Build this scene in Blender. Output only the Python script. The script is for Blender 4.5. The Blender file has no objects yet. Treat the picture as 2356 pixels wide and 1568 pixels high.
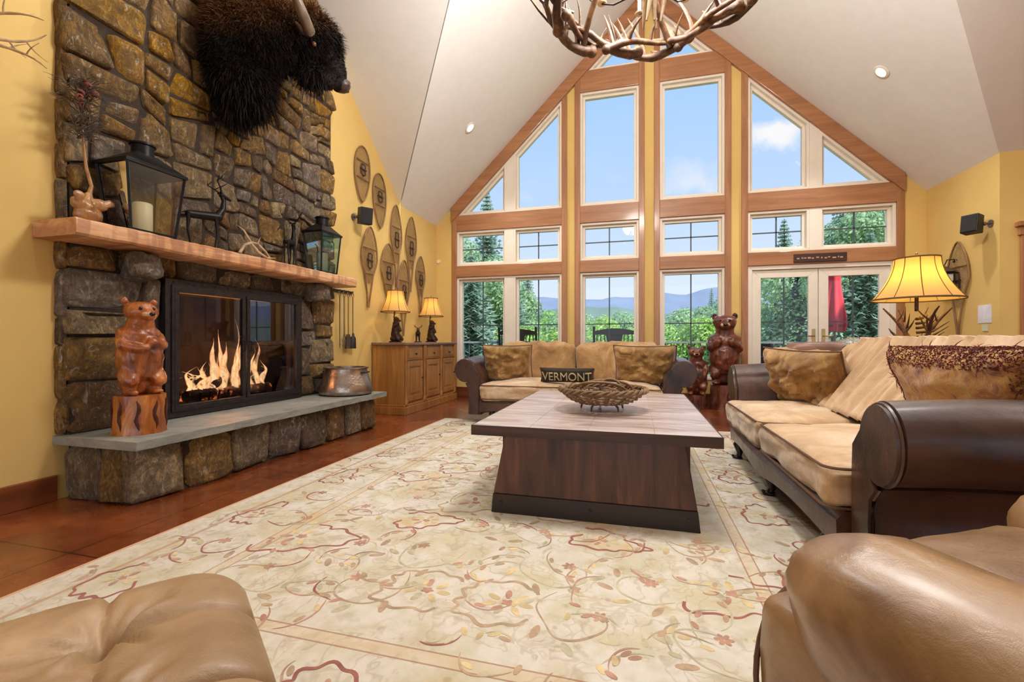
import bpy, bmesh, math, random
import numpy as np
from mathutils import Vector, Matrix, noise, Euler
from math import sin, cos, pi, radians, sqrt, atan2
random.seed(7)
SC = bpy.context.scene
COL = SC.collection
V = Vector

# ------------------------------------------------------------------ materials
def srgb(r, g, b):
    f = lambda c: (c/255/12.92) if c/255 <= .04045 else ((c/255+.055)/1.055)**2.4
    return (f(r), f(g), f(b), 1)

class NT:
    def __init__(self, name):
        self.m = bpy.data.materials.new(name); self.m.use_nodes = True
        self.t = self.m.node_tree; self.t.nodes.clear()
        self.out = self.n('ShaderNodeOutputMaterial')
    def n(self, typ, **k):
        nd = self.t.nodes.new(typ)
        for a, v in k.items():
            if a.startswith('i_'):
                key = a[2:]
                key = int(key) if key.isdigit() else key.replace('_', ' ')
                nd.inputs[key].default_value = v
            else: setattr(nd, a, v)
        return nd
    def l(self, a, b):
        self.t.links.new(a, b)
    def mix(self, fac, a, b, blend='MIX'):
        nd = self.n('ShaderNodeMix', data_type='RGBA', blend_type=blend)
        for s, v in ((0, fac), (6, a), (7, b)):
            if hasattr(v, 'is_output') or isinstance(v, bpy.types.NodeSocket): self.l(v, nd.inputs[s])
            else: nd.inputs[s].default_value = v
        return nd.outputs[2]
    def math(self, op, a, b=0.0, c=None, clamp=False):
        nd = self.n('ShaderNodeMath', operation=op, use_clamp=clamp)
        for s, v in enumerate((a, b) if c is None else (a, b, c)):
            if isinstance(v, bpy.types.NodeSocket): self.l(v, nd.inputs[s])
            else: nd.inputs[s].default_value = v
        return nd.outputs[0]
    def ramp(self, fac, stops, interp='LINEAR'):
        nd = self.n('ShaderNodeValToRGB'); self.l(fac, nd.inputs[0])
        cr = nd.color_ramp; cr.interpolation = interp
        while len(cr.elements) < len(stops): cr.elements.new(.5)
        for e, (p, c) in zip(cr.elements, stops):
            e.position = p; e.color = c if isinstance(c, tuple) else (c, c, c, 1)
        return nd.outputs[0]
    def coord(self, scale=(1, 1, 1), kind='Object', rot=(0, 0, 0)):
        tc = self.n('ShaderNodeTexCoord'); mp = self.n('ShaderNodeMapping')
        mp.inputs['Scale'].default_value = scale; mp.inputs['Rotation'].default_value = rot
        self.l(tc.outputs[kind], mp.inputs[0]); return mp.outputs[0]
    def noise(self, vec, scale=5, detail=4, rough=.55, dist=0.0):
        nd = self.n('ShaderNodeTexNoise'); self.l(vec, nd.inputs['Vector'])
        nd.inputs['Scale'].default_value = scale; nd.inputs['Detail'].default_value = detail
        nd.inputs['Roughness'].default_value = rough; nd.inputs['Distortion'].default_value = dist
        return nd.outputs['Fac']
    def voro(self, vec, scale=5, feature='F1', rnd=1.0):
        nd = self.n('ShaderNodeTexVoronoi', feature=feature); self.l(vec, nd.inputs['Vector'])
        nd.inputs['Scale'].default_value = scale; nd.inputs['Randomness'].default_value = rnd
        return nd
    def bump(self, h, strength=.3, dist=.01):
        nd = self.n('ShaderNodeBump'); nd.inputs['Strength'].default_value = strength
        nd.inputs['Distance'].default_value = dist; self.l(h, nd.inputs['Height']); return nd.outputs[0]
    def bsdf(self, color, rough=.5, normal=None, spec=.5, metal=0.0, coat=0.0, coat_rough=.1, sheen=0.0, sub=0.0, alpha=None):
        b = self.n('ShaderNodeBsdfPrincipled')
        for k, v in (('Base Color', color), ('Roughness', rough), ('Metallic', metal)):
            if isinstance(v, bpy.types.NodeSocket): self.l(v, b.inputs[k])
            else: b.inputs[k].default_value = v
        b.inputs['Specular IOR Level'].default_value = spec
        b.inputs['Coat Weight'].default_value = coat; b.inputs['Coat Roughness'].default_value = coat_rough
        b.inputs['Sheen Weight'].default_value = sheen
        if normal is not None: self.l(normal, b.inputs['Normal'])
        if alpha is not None:
            if isinstance(alpha, bpy.types.NodeSocket): self.l(alpha, b.inputs['Alpha'])
            else: b.inputs['Alpha'].default_value = alpha
        self.l(b.outputs[0], self.out.inputs[0]); return b

def plain(name, c, rough=.5, metal=0.0, spec=.5, var=.12, scale=8, bump=0.0, coat=0.0):
    t = NT(name); co = t.coord(); n = t.noise(co, scale, 5)
    c1 = tuple(min(1, x*(1-var)) for x in c[:3])+(1,); c2 = tuple(min(1, x*(1+var)) for x in c[:3])+(1,)
    colr = t.ramp(n, [(.3, c1), (.7, c2)])
    nm = t.bump(t.noise(co, scale*4, 4), bump, .01) if bump else None
    t.bsdf(colr, rough, nm, spec, metal, coat); return t.m

def wood(name, c1, c2, axis=0, scale=6, rough=.45, knots=True, coat=0.0, c3=None, stretch=14, bump=.12):
    t = NT(name)
    s = [scale]*3; s[axis] = scale/stretch
    co = t.coord(tuple(s))
    n1 = t.noise(co, 1.6, 6, .6, 1.2); n2 = t.noise(co, 7, 4, .6, .4)
    f = t.math('ADD', t.math('MULTIPLY', n1, .7), t.math('MULTIPLY', n2, .3))
    mid = tuple((a+b)/2 for a, b in zip(c1, c2))
    col = t.ramp(f, [(.32, c1), (.5, mid), (.66, c2)])
    if knots:
        s2 = [1.0]*3; s2[axis] = .45
        v = t.voro(t.coord(tuple(s2)), 2.3)
        k = t.ramp(v.outputs['Distance'], [(.03, 1.0), (.075, 0.0)])
        dark = c3 or tuple(x*.35 for x in c1[:3])+(1,)
        col = t.mix(k, col, dark)
    t.bsdf(col, rough, t.bump(f, bump, .01), .5, 0, coat); return t.m

def leather(name, c1, c2, rough=.38, scale=3, coat=.25, crease=.25):
    t = NT(name); co = t.coord()
    n = t.noise(co, scale, 6, .6, .8)
    col = t.ramp(n, [(.33, c1), (.68, c2)])
    v = t.voro(co, 420, 'DISTANCE_TO_EDGE'); cr = t.noise(co, 11, 7, .68, 2.2)
    h = t.math('ADD', t.math('MULTIPLY', v.outputs[0], .10), cr)
    rr = t.ramp(t.noise(co, 9, 4), [(.3, rough*.8), (.7, min(1, rough*1.3))])
    b = t.bsdf(col, rr, t.bump(h, crease, .012), .5, 0, coat, .25); return t.m

def suede(name, stops, scale=2.5, rough=.75, sheen=.35, bump=.3, streak=(1, 1, 1)):
    t = NT(name); co = t.coord(streak)
    n = t.noise(co, scale, 8, .68, 1.0)
    col = t.ramp(n, stops)
    t.bsdf(col, rough, t.bump(t.noise(co, scale*4, 6, .7, .8), bump, .02), .3, 0, 0, .2, sheen); return t.m

def emis(name, c, strength):
    t = NT(name); e = t.n('ShaderNodeEmission'); e.inputs[0].default_value = c; e.inputs[1].default_value = strength
    t.l(e.outputs[0], t.out.inputs[0]); return t.m

def glass(name, tint=(1, 1, 1, 1), ref=.08):
    t = NT(name); tr = t.n('ShaderNodeBsdfTransparent'); tr.inputs[0].default_value = tint
    gl = t.n('ShaderNodeBsdfGlossy'); gl.inputs['Roughness'].default_value = .02
    lw = t.n('ShaderNodeFresnel'); lw.inputs[0].default_value = 1.45
    f = t.math('MULTIPLY', lw.outputs[0], ref/.04*.5)
    mx = t.n('ShaderNodeMixShader'); t.l(f, mx.inputs[0]); t.l(tr.outputs[0], mx.inputs[1]); t.l(gl.outputs[0], mx.inputs[2])
    t.l(mx.outputs[0], t.out.inputs[0]); return t.m

# ------------------------------------------------------------------ mesh helpers
class MB:
    def __init__(self): self.v = []; self.f = []
    def add(self, vs, fs):
        o = len(self.v); self.v += [tuple(p) for p in vs]; self.f += [tuple(i+o for i in f) for f in fs]; return self
    def box(self, x0, x1, y0, y1, z0, z1):
        vs = [(x, y, z) for x in (x0, x1) for y in (y0, y1) for z in (z0, z1)]
        return self.add(vs, [(0, 1, 3, 2), (4, 6, 7, 5), (0, 4, 5, 1), (2, 3, 7, 6), (0, 2, 6, 4), (1, 5, 7, 3)])
    def hexa(self, bot, top):      # two quads of 4 points, same winding
        vs = list(bot)+list(top)
        return self.add(vs, [(3, 2, 1, 0), (4, 5, 6, 7), (0, 1, 5, 4), (1, 2, 6, 5), (2, 3, 7, 6), (3, 0, 4, 7)])
    def prism(self, poly, a0, a1, axis='y'):   # poly in the plane normal to axis
        n = len(poly)
        def P(p, a):
            return {'y': (p[0], a, p[1]), 'x': (a, p[0], p[1]), 'z': (p[0], p[1], a)}[axis]
        vs = [P(p, a0) for p in poly]+[P(p, a1) for p in poly]
        fs = [tuple(range(n))[::-1], tuple(range(n, 2*n))]+[(i, (i+1) % n, n+(i+1) % n, n+i) for i in range(n)]
        return self.add(vs, fs)
    def tube(self, pts, r, n=8, cap=True, flat=1.0):
        pts = [V(p) for p in pts]; m = len(pts)
        rs = r if hasattr(r, '__len__') else [r]*m
        up = V((0, 0, 1)); vs = []; prev = None
        for i, p in enumerate(pts):
            d = (pts[min(i+1, m-1)]-pts[max(i-1, 0)])
            d = d.normalized() if d.length > 1e-9 else V((0, 0, 1))
            if prev is None:
                a = up if abs(d.dot(up)) < .95 else V((1, 0, 0))
                u = d.cross(a).normalized()
            else:
                u = (prev-d*prev.dot(d))
                u = u.normalized() if u.length > 1e-6 else d.orthogonal().normalized()
            prev = u; w = d.cross(u)
            for k in range(n):
                t = 2*pi*k/n; vs.append(p+u*(cos(t)*rs[i])+w*(sin(t)*rs[i]*flat))
        fs = [(i*n+k, i*n+(k+1) % n, (i+1)*n+(k+1) % n, (i+1)*n+k) for i in range(m-1) for k in range(n)]
        if cap: fs += [tuple(range(n))[::-1], tuple(range((m-1)*n, m*n))]
        return self.add(vs, fs)
    def closed(self, pts, r, n=6):
        pts = [V(p) for p in pts]; m = len(pts); vs = []
        c = sum(pts, V())/m; prev = None
        for i, p in enumerate(pts):
            d = (pts[(i+1) % m]-pts[i-1]).normalized()
            u = (p-c); u = (u-d*u.dot(d))
            u = u.normalized() if u.length > 1e-6 else d.orthogonal().normalized()
            w = d.cross(u)
            for k in range(n):
                t = 2*pi*k/n; vs.append(p+u*cos(t)*r+w*sin(t)*r)
        return self.add(vs, [(i*n+k, i*n+(k+1) % n, ((i+1) % m)*n+(k+1) % n, ((i+1) % m)*n+k) for i in range(m) for k in range(n)])
    def lathe(self, prof, c=(0, 0, 0), n=32, scale=(1, 1)):
        vs = []; m = len(prof)
        for r, z in prof:
            for k in range(n):
                t = 2*pi*k/n; vs.append((c[0]+r*cos(t)*scale[0], c[1]+r*sin(t)*scale[1], c[2]+z))
        fs = [(i*n+k, i*n+(k+1) % n, (i+1)*n+(k+1) % n, (i+1)*n+k) for i in range(m-1) for k in range(n)]
        if prof[0][0] > 1e-6 and False: pass
        return self.add(vs, fs)
    def cyl(self, c, r, z0, z1, n=24, r2=None):
        r2 = r if r2 is None else r2
        vs = [(c[0]+q*cos(2*pi*k/n), c[1]+q*sin(2*pi*k/n), z) for q, z in ((r, z0), (r2, z1)) for k in range(n)]
        return self.add(vs, [(k, (k+1) % n, n+(k+1) % n, n+k) for k in range(n)]+[tuple(range(n))[::-1], tuple(range(n, 2*n))])
    def ell(self, c, r, rot=None, nu=16, nv=10):
        vs = []; fs = []; M = rot or Matrix.Identity(3); c = V(c)
        for j in range(nv+1):
            ph = pi*j/nv
            for k in range(nu):
                t = 2*pi*k/nu; vs.append(c+M @ V((r[0]*sin(ph)*cos(t), r[1]*sin(ph)*sin(t), r[2]*cos(ph))))
        for j in range(nv):
            for k in range(nu): fs.append((j*nu+k, (j+1)*nu+k, (j+1)*nu+(k+1) % nu, j*nu+(k+1) % nu))
        return self.add(vs, fs)
    def cone(self, a, b, ra, rb, n=14, seg=6):     # capsule-like limb with round ends
        a = V(a); b = V(b)
        self.tube([a+(b-a)*i/seg for i in range(seg+1)], [ra+(rb-ra)*i/seg for i in range(seg+1)], n)
        self.ell(a, (ra,)*3, None, n, 8); self.ell(b, (rb,)*3, None, n, 8); return self
    def rbox(self, c, s, r, n=8, bulge=0.0, wr=0.0, wf=6.0, seed=0, aniso=(1, 1, 1), rot=None, nx=None, shape=None):
        # rounded, bulging, wrinkled box; s = full sizes
        hx, hy, hz = s[0]/2, s[1]/2, s[2]/2; r = min(r, hx*.999, hy*.999, hz*.999); idx = {}; vs = []; fs = []
        N = n
        def pt(q):
            key = tuple(round(a*1000) for a in q)
            if key in idx: return idx[key]
            p = V((q[0]*hx, q[1]*hy, q[2]*hz))
            inn = V((max(-hx+r, min(hx-r, p.x)), max(-hy+r, min(hy-r, p.y)), max(-hz+r, min(hz-r, p.z))))
            d = p-inn
            if d.length > 1e-9: p2 = inn+d.normalized()*r; nrm = d.normalized()
            else: p2 = p; nrm = V(q).normalized()
            p2.z += bulge*(1-q[0]**2)*(1-q[1]**2)*(1 if q[2] > 0 else -.3)*abs(q[2])
            if wr:
                k = noise.fractal(V((p2.x*wf*aniso[0]+seed, p2.y*wf*aniso[1]-seed, p2.z*wf*aniso[2])), 1.0, 2.0, 4)
                p2 = p2+nrm*(k*wr)
            if shape: p2 = shape(p2, q)
            if rot is not None: p2 = rot @ p2
            idx[key] = len(vs); vs.append(p2+V(c)); return idx[key]
        # cluster samples near edges
        def g(i): t = -1+2*i/N; return math.copysign(abs(t)**.8, t)
        for ax in range(3):
            for sg in (-1, 1):
                for i in range(N):
                    for j in range(N):
                        quad = []
                        for (a, b) in ((i, j), (i+1, j), (i+1, j+1), (i, j+1)):
                            q = [0, 0, 0]; q[ax] = sg; q[(ax+1) % 3] = g(a); q[(ax+2) % 3] = g(b)
                            quad.append(pt(q))
                        fs.append(tuple(quad) if sg > 0 else tuple(quad[::-1]))
        return self.add(vs, fs)
    def xf(self, M):
        self.v = [tuple(M @ V(p)) for p in self.v]; return self
    def join(self, o): return self.add(o.v, o.f)
    def build(self, name, mat, parent=None, smooth=True, bevel=0.0, seg=2, sub=0, angle=52, kind=None):
        me = bpy.data.meshes.new(name); me.from_pydata(self.v, [], self.f)
        me.validate(); me.update()
        o = bpy.data.objects.new(name, me); COL.objects.link(o)
        if mat: me.materials.append(mat)
        bm = bmesh.new(); bm.from_mesh(me); bmesh.ops.recalc_face_normals(bm, faces=bm.faces); bm.to_mesh(me); bm.free()
        if smooth:
            for p in me.polygons: p.use_smooth = True
            if hasattr(me, 'set_sharp_from_angle'): me.set_sharp_from_angle(angle=radians(angle))
        if bevel:
            m = o.modifiers.new('b', 'BEVEL'); m.width = bevel; m.segments = seg; m.limit_method = 'ANGLE'; m.angle_limit = radians(35)
        if sub:
            m = o.modifiers.new('s', 'SUBSURF'); m.levels = sub; m.render_levels = sub
        if parent: setpar(o, parent)
        if kind: o['kind'] = kind
        return o

def setpar(o, p):
    o.parent = p
    def wm(x): return x.matrix_basis.copy() if not x.parent else wm(x.parent) @ x.matrix_parent_inverse @ x.matrix_basis
    o.matrix_parent_inverse = wm(p).inverted()

def tag(o, label=None, cat=None, group=None, kind=None):
    if label: o['label'] = label
    if cat: o['category'] = cat
    if group: o['group'] = group
    if kind: o['kind'] = kind
    return o
def thing(name, loc, label, cat, group=None, rz=0.0):
    o = bpy.data.objects.new(name, None); COL.objects.link(o); o.location = loc; o.rotation_euler = (0, 0, rz)
    o.empty_display_size = .1
    return tag(o, label, cat, group)
def local(o, p):        # child built in the parent's own axes
    o.parent = p; return o
def copy_tree(o, parent=None):
    c = o.copy(); COL.objects.link(c)
    if parent: c.parent = parent
    for ch in list(o.children): copy_tree(ch, c)
    return c

def remesh(mb, name, mat, parent, voxel=.01, smooth=6, disp=0.0, dfreq=8.0, factor=.5, loc=True):
    """fuse overlapping solids into one continuous surface"""
    o = mb.build(name, mat, None, True)
    m = o.modifiers.new('r', 'REMESH'); m.mode = 'VOXEL'; m.voxel_size = voxel; m.use_smooth_shade = True
    s = o.modifiers.new('s', 'SMOOTH'); s.iterations = smooth; s.factor = factor
    bpy.context.view_layer.update()
    dg = bpy.context.evaluated_depsgraph_get()
    me = bpy.data.meshes.new_from_object(o.evaluated_get(dg)); me.name = name
    o.modifiers.clear(); old = o.data; o.data = me; bpy.data.meshes.remove(old)
    if not me.materials and mat: me.materials.append(mat)
    if disp:
        for v in me.vertices:
            k = noise.fractal(v.co*dfreq, 1.0, 2.0, 3); v.co = v.co+v.normal*k*disp
    for p in me.polygons: p.use_smooth = True
    if parent: setpar(o, parent)
    return o

def fur(name, mat, src, parent, count, length, width=.003, droop=.5, seed=1, keep=None, lenf=None, spread=.5, seg=3):
    rng = random.Random(seed); me = src.data; me.calc_loop_triangles()
    tris = me.loop_triangles; areas = np.array([t.area for t in tris]); cum = np.cumsum(areas); tot = cum[-1]
    vs = []; fs = []; co = me.vertices
    for _ in range(count):
        t = tris[min(len(tris)-1, int(np.searchsorted(cum, rng.random()*tot)))]
        a, b = rng.random(), rng.random()
        if a+b > 1: a, b = 1-a, 1-b
        p = co[t.vertices[0]].co*(1-a-b)+co[t.vertices[1]].co*a+co[t.vertices[2]].co*b
        if keep and not keep(p): continue
        L = length*(.6+.8*rng.random())*(lenf(p) if lenf else 1)
        d = (t.normal+V((rng.uniform(-1, 1), rng.uniform(-1, 1), rng.uniform(-1, 1)))*spread).normalized()
        side = d.cross(V((rng.uniform(-1, 1), rng.uniform(-1, 1), rng.uniform(-1, 1)))).normalized()
        q = p-t.normal*.004; o = len(vs)
        for k in range(seg):
            f = k/seg; w = width*(1-f*.7); vs += [q-side*w, q+side*w]
            d = (d+V((0, 0, -droop))*.6).normalized(); q = q+d*(L/seg)
        vs.append(q)
        for k in range(seg-1): fs.append((o+2*k, o+2*k+1, o+2*k+3, o+2*k+2))
        fs.append((o+2*(seg-1), o+2*(seg-1)+1, o+2*seg))
    m = MB(); m.v = [tuple(x) for x in vs]; m.f = fs
    return m.build(name, mat, parent, False)

def antler(mb, base, dirv, up, L=.5, r=.018, tines=4, curve=.6, rng=random, n=7, seg=10):
    """one shed antler: a curved beam with pointed tines"""
    d = V(dirv).normalized(); u = V(up); u = (u-d*u.dot(d)).normalized(); s = d.cross(u)
    pts = []; rs = []
    for i in range(seg+1):
        t = i/seg; ang = curve*pi*t*.8
        p = V(base)+d*(L*(sin(ang)/(curve*pi*.8) if curve else t))+u*(L*(1-cos(ang))/(curve*pi*.8) if curve else 0)+s*(.04*L*sin(t*5))
        pts.append(p); rs.append(max(.0025, r*(1-.8*t)*(1+.12*sin(t*23))))
    mb.tube(pts, rs, n)
    mb.ell(pts[0], (r*1.35,)*3, None, 8, 6)
    for k in range(tines):
        i = int(1+(seg-2)*(k+.5)/tines); p = pts[i]; tl = L*rng.uniform(.22, .38)*(1-.3*k/tines)
        dd = (pts[i+1]-pts[i-1]).normalized(); o = (u*-.9+dd*.7+s*rng.uniform(-.7, .7)).normalized()
        tp = [p+o*(tl*q)+dd*(tl*.35*q*q) for q in (0, .25, .5, .75, 1)]
        mb.tube(tp, [rs[i]*.8, rs[i]*.65, rs[i]*.5, rs[i]*.32, .0015], 6)
    return mb
# constants for sky and exposure
CLOUD1 = (.2392, .8981, .8119); CLOUD2 = (.1194, .9429, .6839)
SKYFRONT, SKYBACK, SUNE, EXPO = 1.12, 1.7, 7.0, -0.14
DLW, LMP, CHE = 150, 7, 125
# ------------------------------------------------------------------ palette
M = {}
M['wall'] = plain('yellow_plaster', srgb(222, 189, 114), .8, var=.04, scale=3, bump=.05)
M['ceil'] = plain('cream_ceiling', srgb(236, 235, 232), .9, var=.02)
M['white'] = plain('window_white', srgb(236, 226, 210), .45, var=.03)
M['timber'] = wood('pine_trim', srgb(142, 92, 56), srgb(184, 130, 88), 0, 5, .42, True, .2)
M['timberz'] = wood('pine_trim_upright', srgb(142, 92, 56), srgb(184, 130, 88), 2, 5, .42, True, .2)
M['timbery'] = wood('pine_trim_deep', srgb(110, 58, 26), srgb(160, 92, 48), 1, 5, .42, True, .2)
M['glass'] = glass('window_glass', ref=.05)
M['muntin'] = plain('muntin_grey', srgb(70, 84, 90), .5)
M['black'] = plain('black_metal', srgb(28, 26, 27), .42, .6, var=.25, bump=.1)
M['blackp'] = plain('black_plastic', srgb(24, 24, 26), .5)
M['iron'] = plain('aged_iron', srgb(62, 56, 56), .45, .7, var=.3, scale=30, bump=.2)
M['antler'] = None
# floor: stained scored concrete
t = NT('stained_floor'); co = t.coord()
n1 = t.noise(co, 1.3, 7, .62, .8); n2 = t.noise(co, 14, 5, .6)
c = t.ramp(n1, [(.3, srgb(88, 36, 14)), (.5, srgb(124, 58, 26)), (.7, srgb(158, 86, 44))])
c = t.mix(.25, c, t.ramp(n2, [(.35, srgb(70, 30, 14)), (.7, srgb(170, 100, 56))]))
sx = t.n('ShaderNodeSeparateXYZ'); t.l(co, sx.inputs[0])
def line(ax, off, per):
    a = t.math('ADD', sx.outputs[ax], -off+per*40); a = t.math('DIVIDE', a, per); a = t.math('FRACT', a)
    a = t.math('SUBTRACT', a, .5); a = t.math('ABSOLUTE', a); return t.math('GREATER_THAN', a, .5-.0035/per)
ln = t.math('MAXIMUM', line(1, 1.44, 1.22), line(0, -2.45, 1.22))
c = t.mix(ln, c, srgb(48, 20, 10))
t.bsdf(c, t.ramp(n1, [(.3, .2), (.7, .34)]), t.bump(t.noise(co, 5, 3), .04, .02), .5, 0, .5, .15); M['floor'] = t.m
# antler
t = NT('antler_bone'); co = t.coord((1, 1, 1)); n = t.noise(co, 9, 6, .65, 1)
t.bsdf(t.ramp(n, [(.3, srgb(48, 30, 22)), (.5, srgb(96, 66, 46)), (.72, srgb(160, 124, 86))]), .45, t.bump(t.noise(co, 70, 5, .7, 1.5), .4, .01)); M['antler'] = t.m
t = NT('antler_pale'); n = t.noise(t.coord(), 9, 6, .65, 1)
t.bsdf(t.ramp(n, [(.3, srgb(150, 118, 84)), (.7, srgb(222, 196, 160))]), .45); M['antlerp'] = t.m

# ------------------------------------------------------------------ room measures (metres; X right, Y to the window wall, Z up)
XL, XR, YG, ZE, K1, K2, YV = -3.35, 3.733, 7.284, 2.95, .97, .85, 6.03
XC = (XL+XR)/2; ZR = ZE+K1*(XR-XC)
def S(mb, name, mat, **k): return mb.build(name, mat, None, kind='structure', **k)
S(MB().box(-3.6, 8.2, -6.5, 7.5, -.12, 0), 'floor', M['floor'], smooth=False)
# firebox opening in the left wall
FY0, FY1, FZ0, FZ1 = 2.56, 3.76, .40, 1.34
wl = MB()
WTH = -3.6
def wallbox(y0, y1, z0, z1): wl.box(WTH, XL, y0, y1, z0, z1)
wallbox(-6.5, FY0, 0, 8.6); wallbox(FY1, 7.5, 0, 8.6); wallbox(FY0, FY1, 0, FZ0); wallbox(FY0, FY1, FZ1, 8.6)
S(wl, 'wall_left', M['wall'], smooth=False)
S(MB().box(XR, XR+.14, YV-.01, 7.5, 0, 3.2), 'wall_right', M['wall'], smooth=False)
S(MB().box(XR+.14, 8.2, YV-.01, YV+.15, 0, 3.05), 'wall_alcove', M['wall'], smooth=False)
S(MB().box(8.06, 8.2, -6.5, YV, 0, 9.2), 'wall_far_right', M['wall'], smooth=False)
# gable wall: uprights, sill walls and a band above the glazing
bays = [(-2.965, -1.151), (-.857, .046), (.353, 1.263), (1.571, 3.391)]
def zc(x): return ZE+K1*min(x-XL, XR-x)
g = MB(); T0, T1 = YG, YG+.2
def slab(x0, x1, zb, ztf=None):   # region from zb up to the ceiling line
    xs = [x0]+([XC] if x0 < XC < x1 else [])+[x1]
    poly = [(x0, zb), (x1, zb)]+[(x, zc(x)+.1) for x in xs[::-1]]
    g.prism(poly, T0, T1, 'y')
slab(XL-.02, bays[0][0], 0); slab(bays[0][1], bays[1][0], 0); slab(bays[1][1], bays[2][0], 0)
slab(bays[2][1], bays[3][0], 0); slab(bays[3][1], XR+.02, 0)
for i, (a, b) in enumerate(bays):
    if i < 3: g.box(a, b, T0, T1, 0, .37)
    # strip right under the ceiling over the glass
    xs = [a]+([XC] if a < XC < b else [])+[b]
    low = [(x, zc(x)-.10) for x in xs]; top = [(x, zc(x)+.1) for x in xs[::-1]]
    g.prism(low+top, T0, T1, 'y')
S(g, 'wall_back', M['wall'], smooth=False)

# ceiling: two gable planes, the lower main roof plane, the ridge, the return plane behind the camera
c = MB(); A = K2/K1; YR = YV-(ZR-ZE)/K2      # valley reaches the cross-ridge at YR
TH = .12
def quad(pts):
    vs = [V(p) for p in pts]; c.add([tuple(v) for v in vs]+[tuple(v+V((0, 0, TH))) for v in vs],
        [tuple(range(len(vs))), tuple(range(len(vs), 2*len(vs)))[::-1]]+[(i, (i+1) % len(vs), len(vs)+(i+1) % len(vs), len(vs)+i) for i in range(len(vs))])
quad([(XL, 7.5, ZE), (XC, 7.5, ZR), (XC, YR, ZR), (XL, YV, ZE)])
S(c, 'ceiling_gable_left', M['ceil'], smooth=False); c = MB()
quad([(XR, 7.5, ZE), (XR, YV, ZE), (XC, YR, ZR), (XC, 7.5, ZR)])
S(c, 'ceiling_gable_right', M['ceil'], smooth=False); c = MB()
YT = .2; ZT = ZE+K2*(YV-YT)
quad([(XL-.02, YV, ZE), (XC, YR, ZR), (XC, YT, ZT), (XL-.02, YT, ZT)])
quad([(XR, YV, ZE), (8.2, YV, ZE), (8.2, YT, ZT), (XC, YT, ZT), (XC, YR, ZR)])
quad([(XL-.02, YT, ZT), (8.2, YT, ZT), (8.2, -6.5, 3.4), (XL-.02, -6.5, 3.4)])
S(c, 'ceiling', M['ceil'], smooth=False)

# timber trims
def tr(name, mb, mat, **k): return S(mb, name, mat, smooth=False, bevel=.006, **k)
n = 1
PR = .035
for (a, b) in bays:
    for (x0, x1) in ((a-.085, a), (b, b+.085)):
        zt = zc(x0 if x0 < XC else x1)-.12
        tr('trim_%d' % n, MB().box(x0, x1, YG-PR, YG, 0, zt), M['timberz']); n += 1
    bands = [(2.037, 2.228), (2.822, 3.093)]
    if a > -1 and b < 1.5: bands.append((4.898, 5.232))
    for z0, z1 in bands:
        tr('trim_%d' % n, MB().box(a-.001, b+.001, YG-PR-.004, YG+.12, z0, z1), M['timber']); n += 1
# end trims next to corners already exist; rafters under the ceiling
for sgn in (-1, 1):
    xe = bays[0][0]-.085 if sgn < 0 else bays[3][1]+.085
    wz = .25; P = [(xe, zc(xe)-.005), (XC, ZR-.005), (XC, ZR-wz), (xe, zc(xe)-wz)]
    mb = MB().prism(P, YG-.06, YG+.02, 'y')
    nm = 'trim_%d' % n; n += 1
    rot = atan2(K1, 1)*(1 if sgn < 0 else -1)
    o = S(mb, nm, M['timber'], smooth=False, bevel=.006)
# baseboards
M['base'] = wood('baseboard_wood', srgb(96, 46, 20), srgb(136, 74, 36), 0, 5, .45, False)
M['basey'] = wood('baseboard_wood_deep', srgb(96, 46, 20), srgb(136, 74, 36), 1, 5, .45, False)
S(MB().box(XL, XL+.02, -3, 1.90, 0, .15), 'baseboard_left', M['basey'], bevel=.004, smooth=False)
S(MB().box(XL, XL+.02, 4.46, YG, 0, .15), 'baseboard_left_far', M['basey'], bevel=.004, smooth=False)
S(MB().box(XL+.02, bays[3][0]-.085, YG-.055, YG-PR, 0, .17), 'baseboard_back', M['base'], bevel=.004, smooth=False)
S(MB().box(XR-.02, XR, YV, YG, 0, .15), 'baseboard_right', M['basey'], bevel=.004, smooth=False)

# ------------------------------------------------------------------ windows
wn = 1
def inset(poly, d):
    n = len(poly); cx = sum(p[0] for p in poly)/n; cz = sum(p[1] for p in poly)/n; out = []
    for i in range(n):
        p0, p1, p2 = V(poly[i-1]), V(poly[i]), V(poly[(i+1) % n])
        a = (p1-p0).normalized(); b = (p2-p1).normalized()
        na = V((-a.y, a.x)); nb = V((-b.y, b.x))
        k = (na+nb); k = k/(1+na.dot(nb)); out.append(tuple(p1+k*d))
    return out
def ringframe(mb, poly, d, y0, y1):
    q = inset(poly, d); n = len(poly)
    for i in range(n):
        j = (i+1) % n
        a, b, c2, d2 = poly[i], poly[j], q[j], q[i]
        mb.hexa([(a[0], y0, a[1]), (b[0], y0, b[1]), (c2[0], y0, c2[1]), (d2[0], y0, d2[1])],
                [(a[0], y1, a[1]), (b[0], y1, b[1]), (c2[0], y1, c2[1]), (d2[0], y1, d2[1])])
    return q
def window(poly, muntins=()):
    global wn
    f = MB(); q = ringframe(f, poly, .035, YG-.012, YG+.14); q2 = ringframe(f, q, .04, YG+.05, YG+.12)
    w = f.build('window_%d' % wn, M['white'], None, False, .004, kind='structure')
    gl = MB(); gl.add([(x, YG+.09, z) for x, z in q2], [tuple(range(len(q2)))]); gl.build('pane', M['glass'], w, False)
    if muntins:
        mu = MB()
        for (ax, v, lo, hi) in muntins:
            if ax == 'v': mu.box(v-.009, v+.009, YG+.083, YG+.099, lo, hi)
            else: mu.box(lo, hi, YG+.083, YG+.099, v-.008, v+.008)
        mu.build('muntins', M['muntin'], w, False)
    wn += 1; return w
def rect(a, b, z0, z1): return [(a, z0), (b, z0), (b, z1), (a, z1)]
def below(x): return zc(x)-.25
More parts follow.
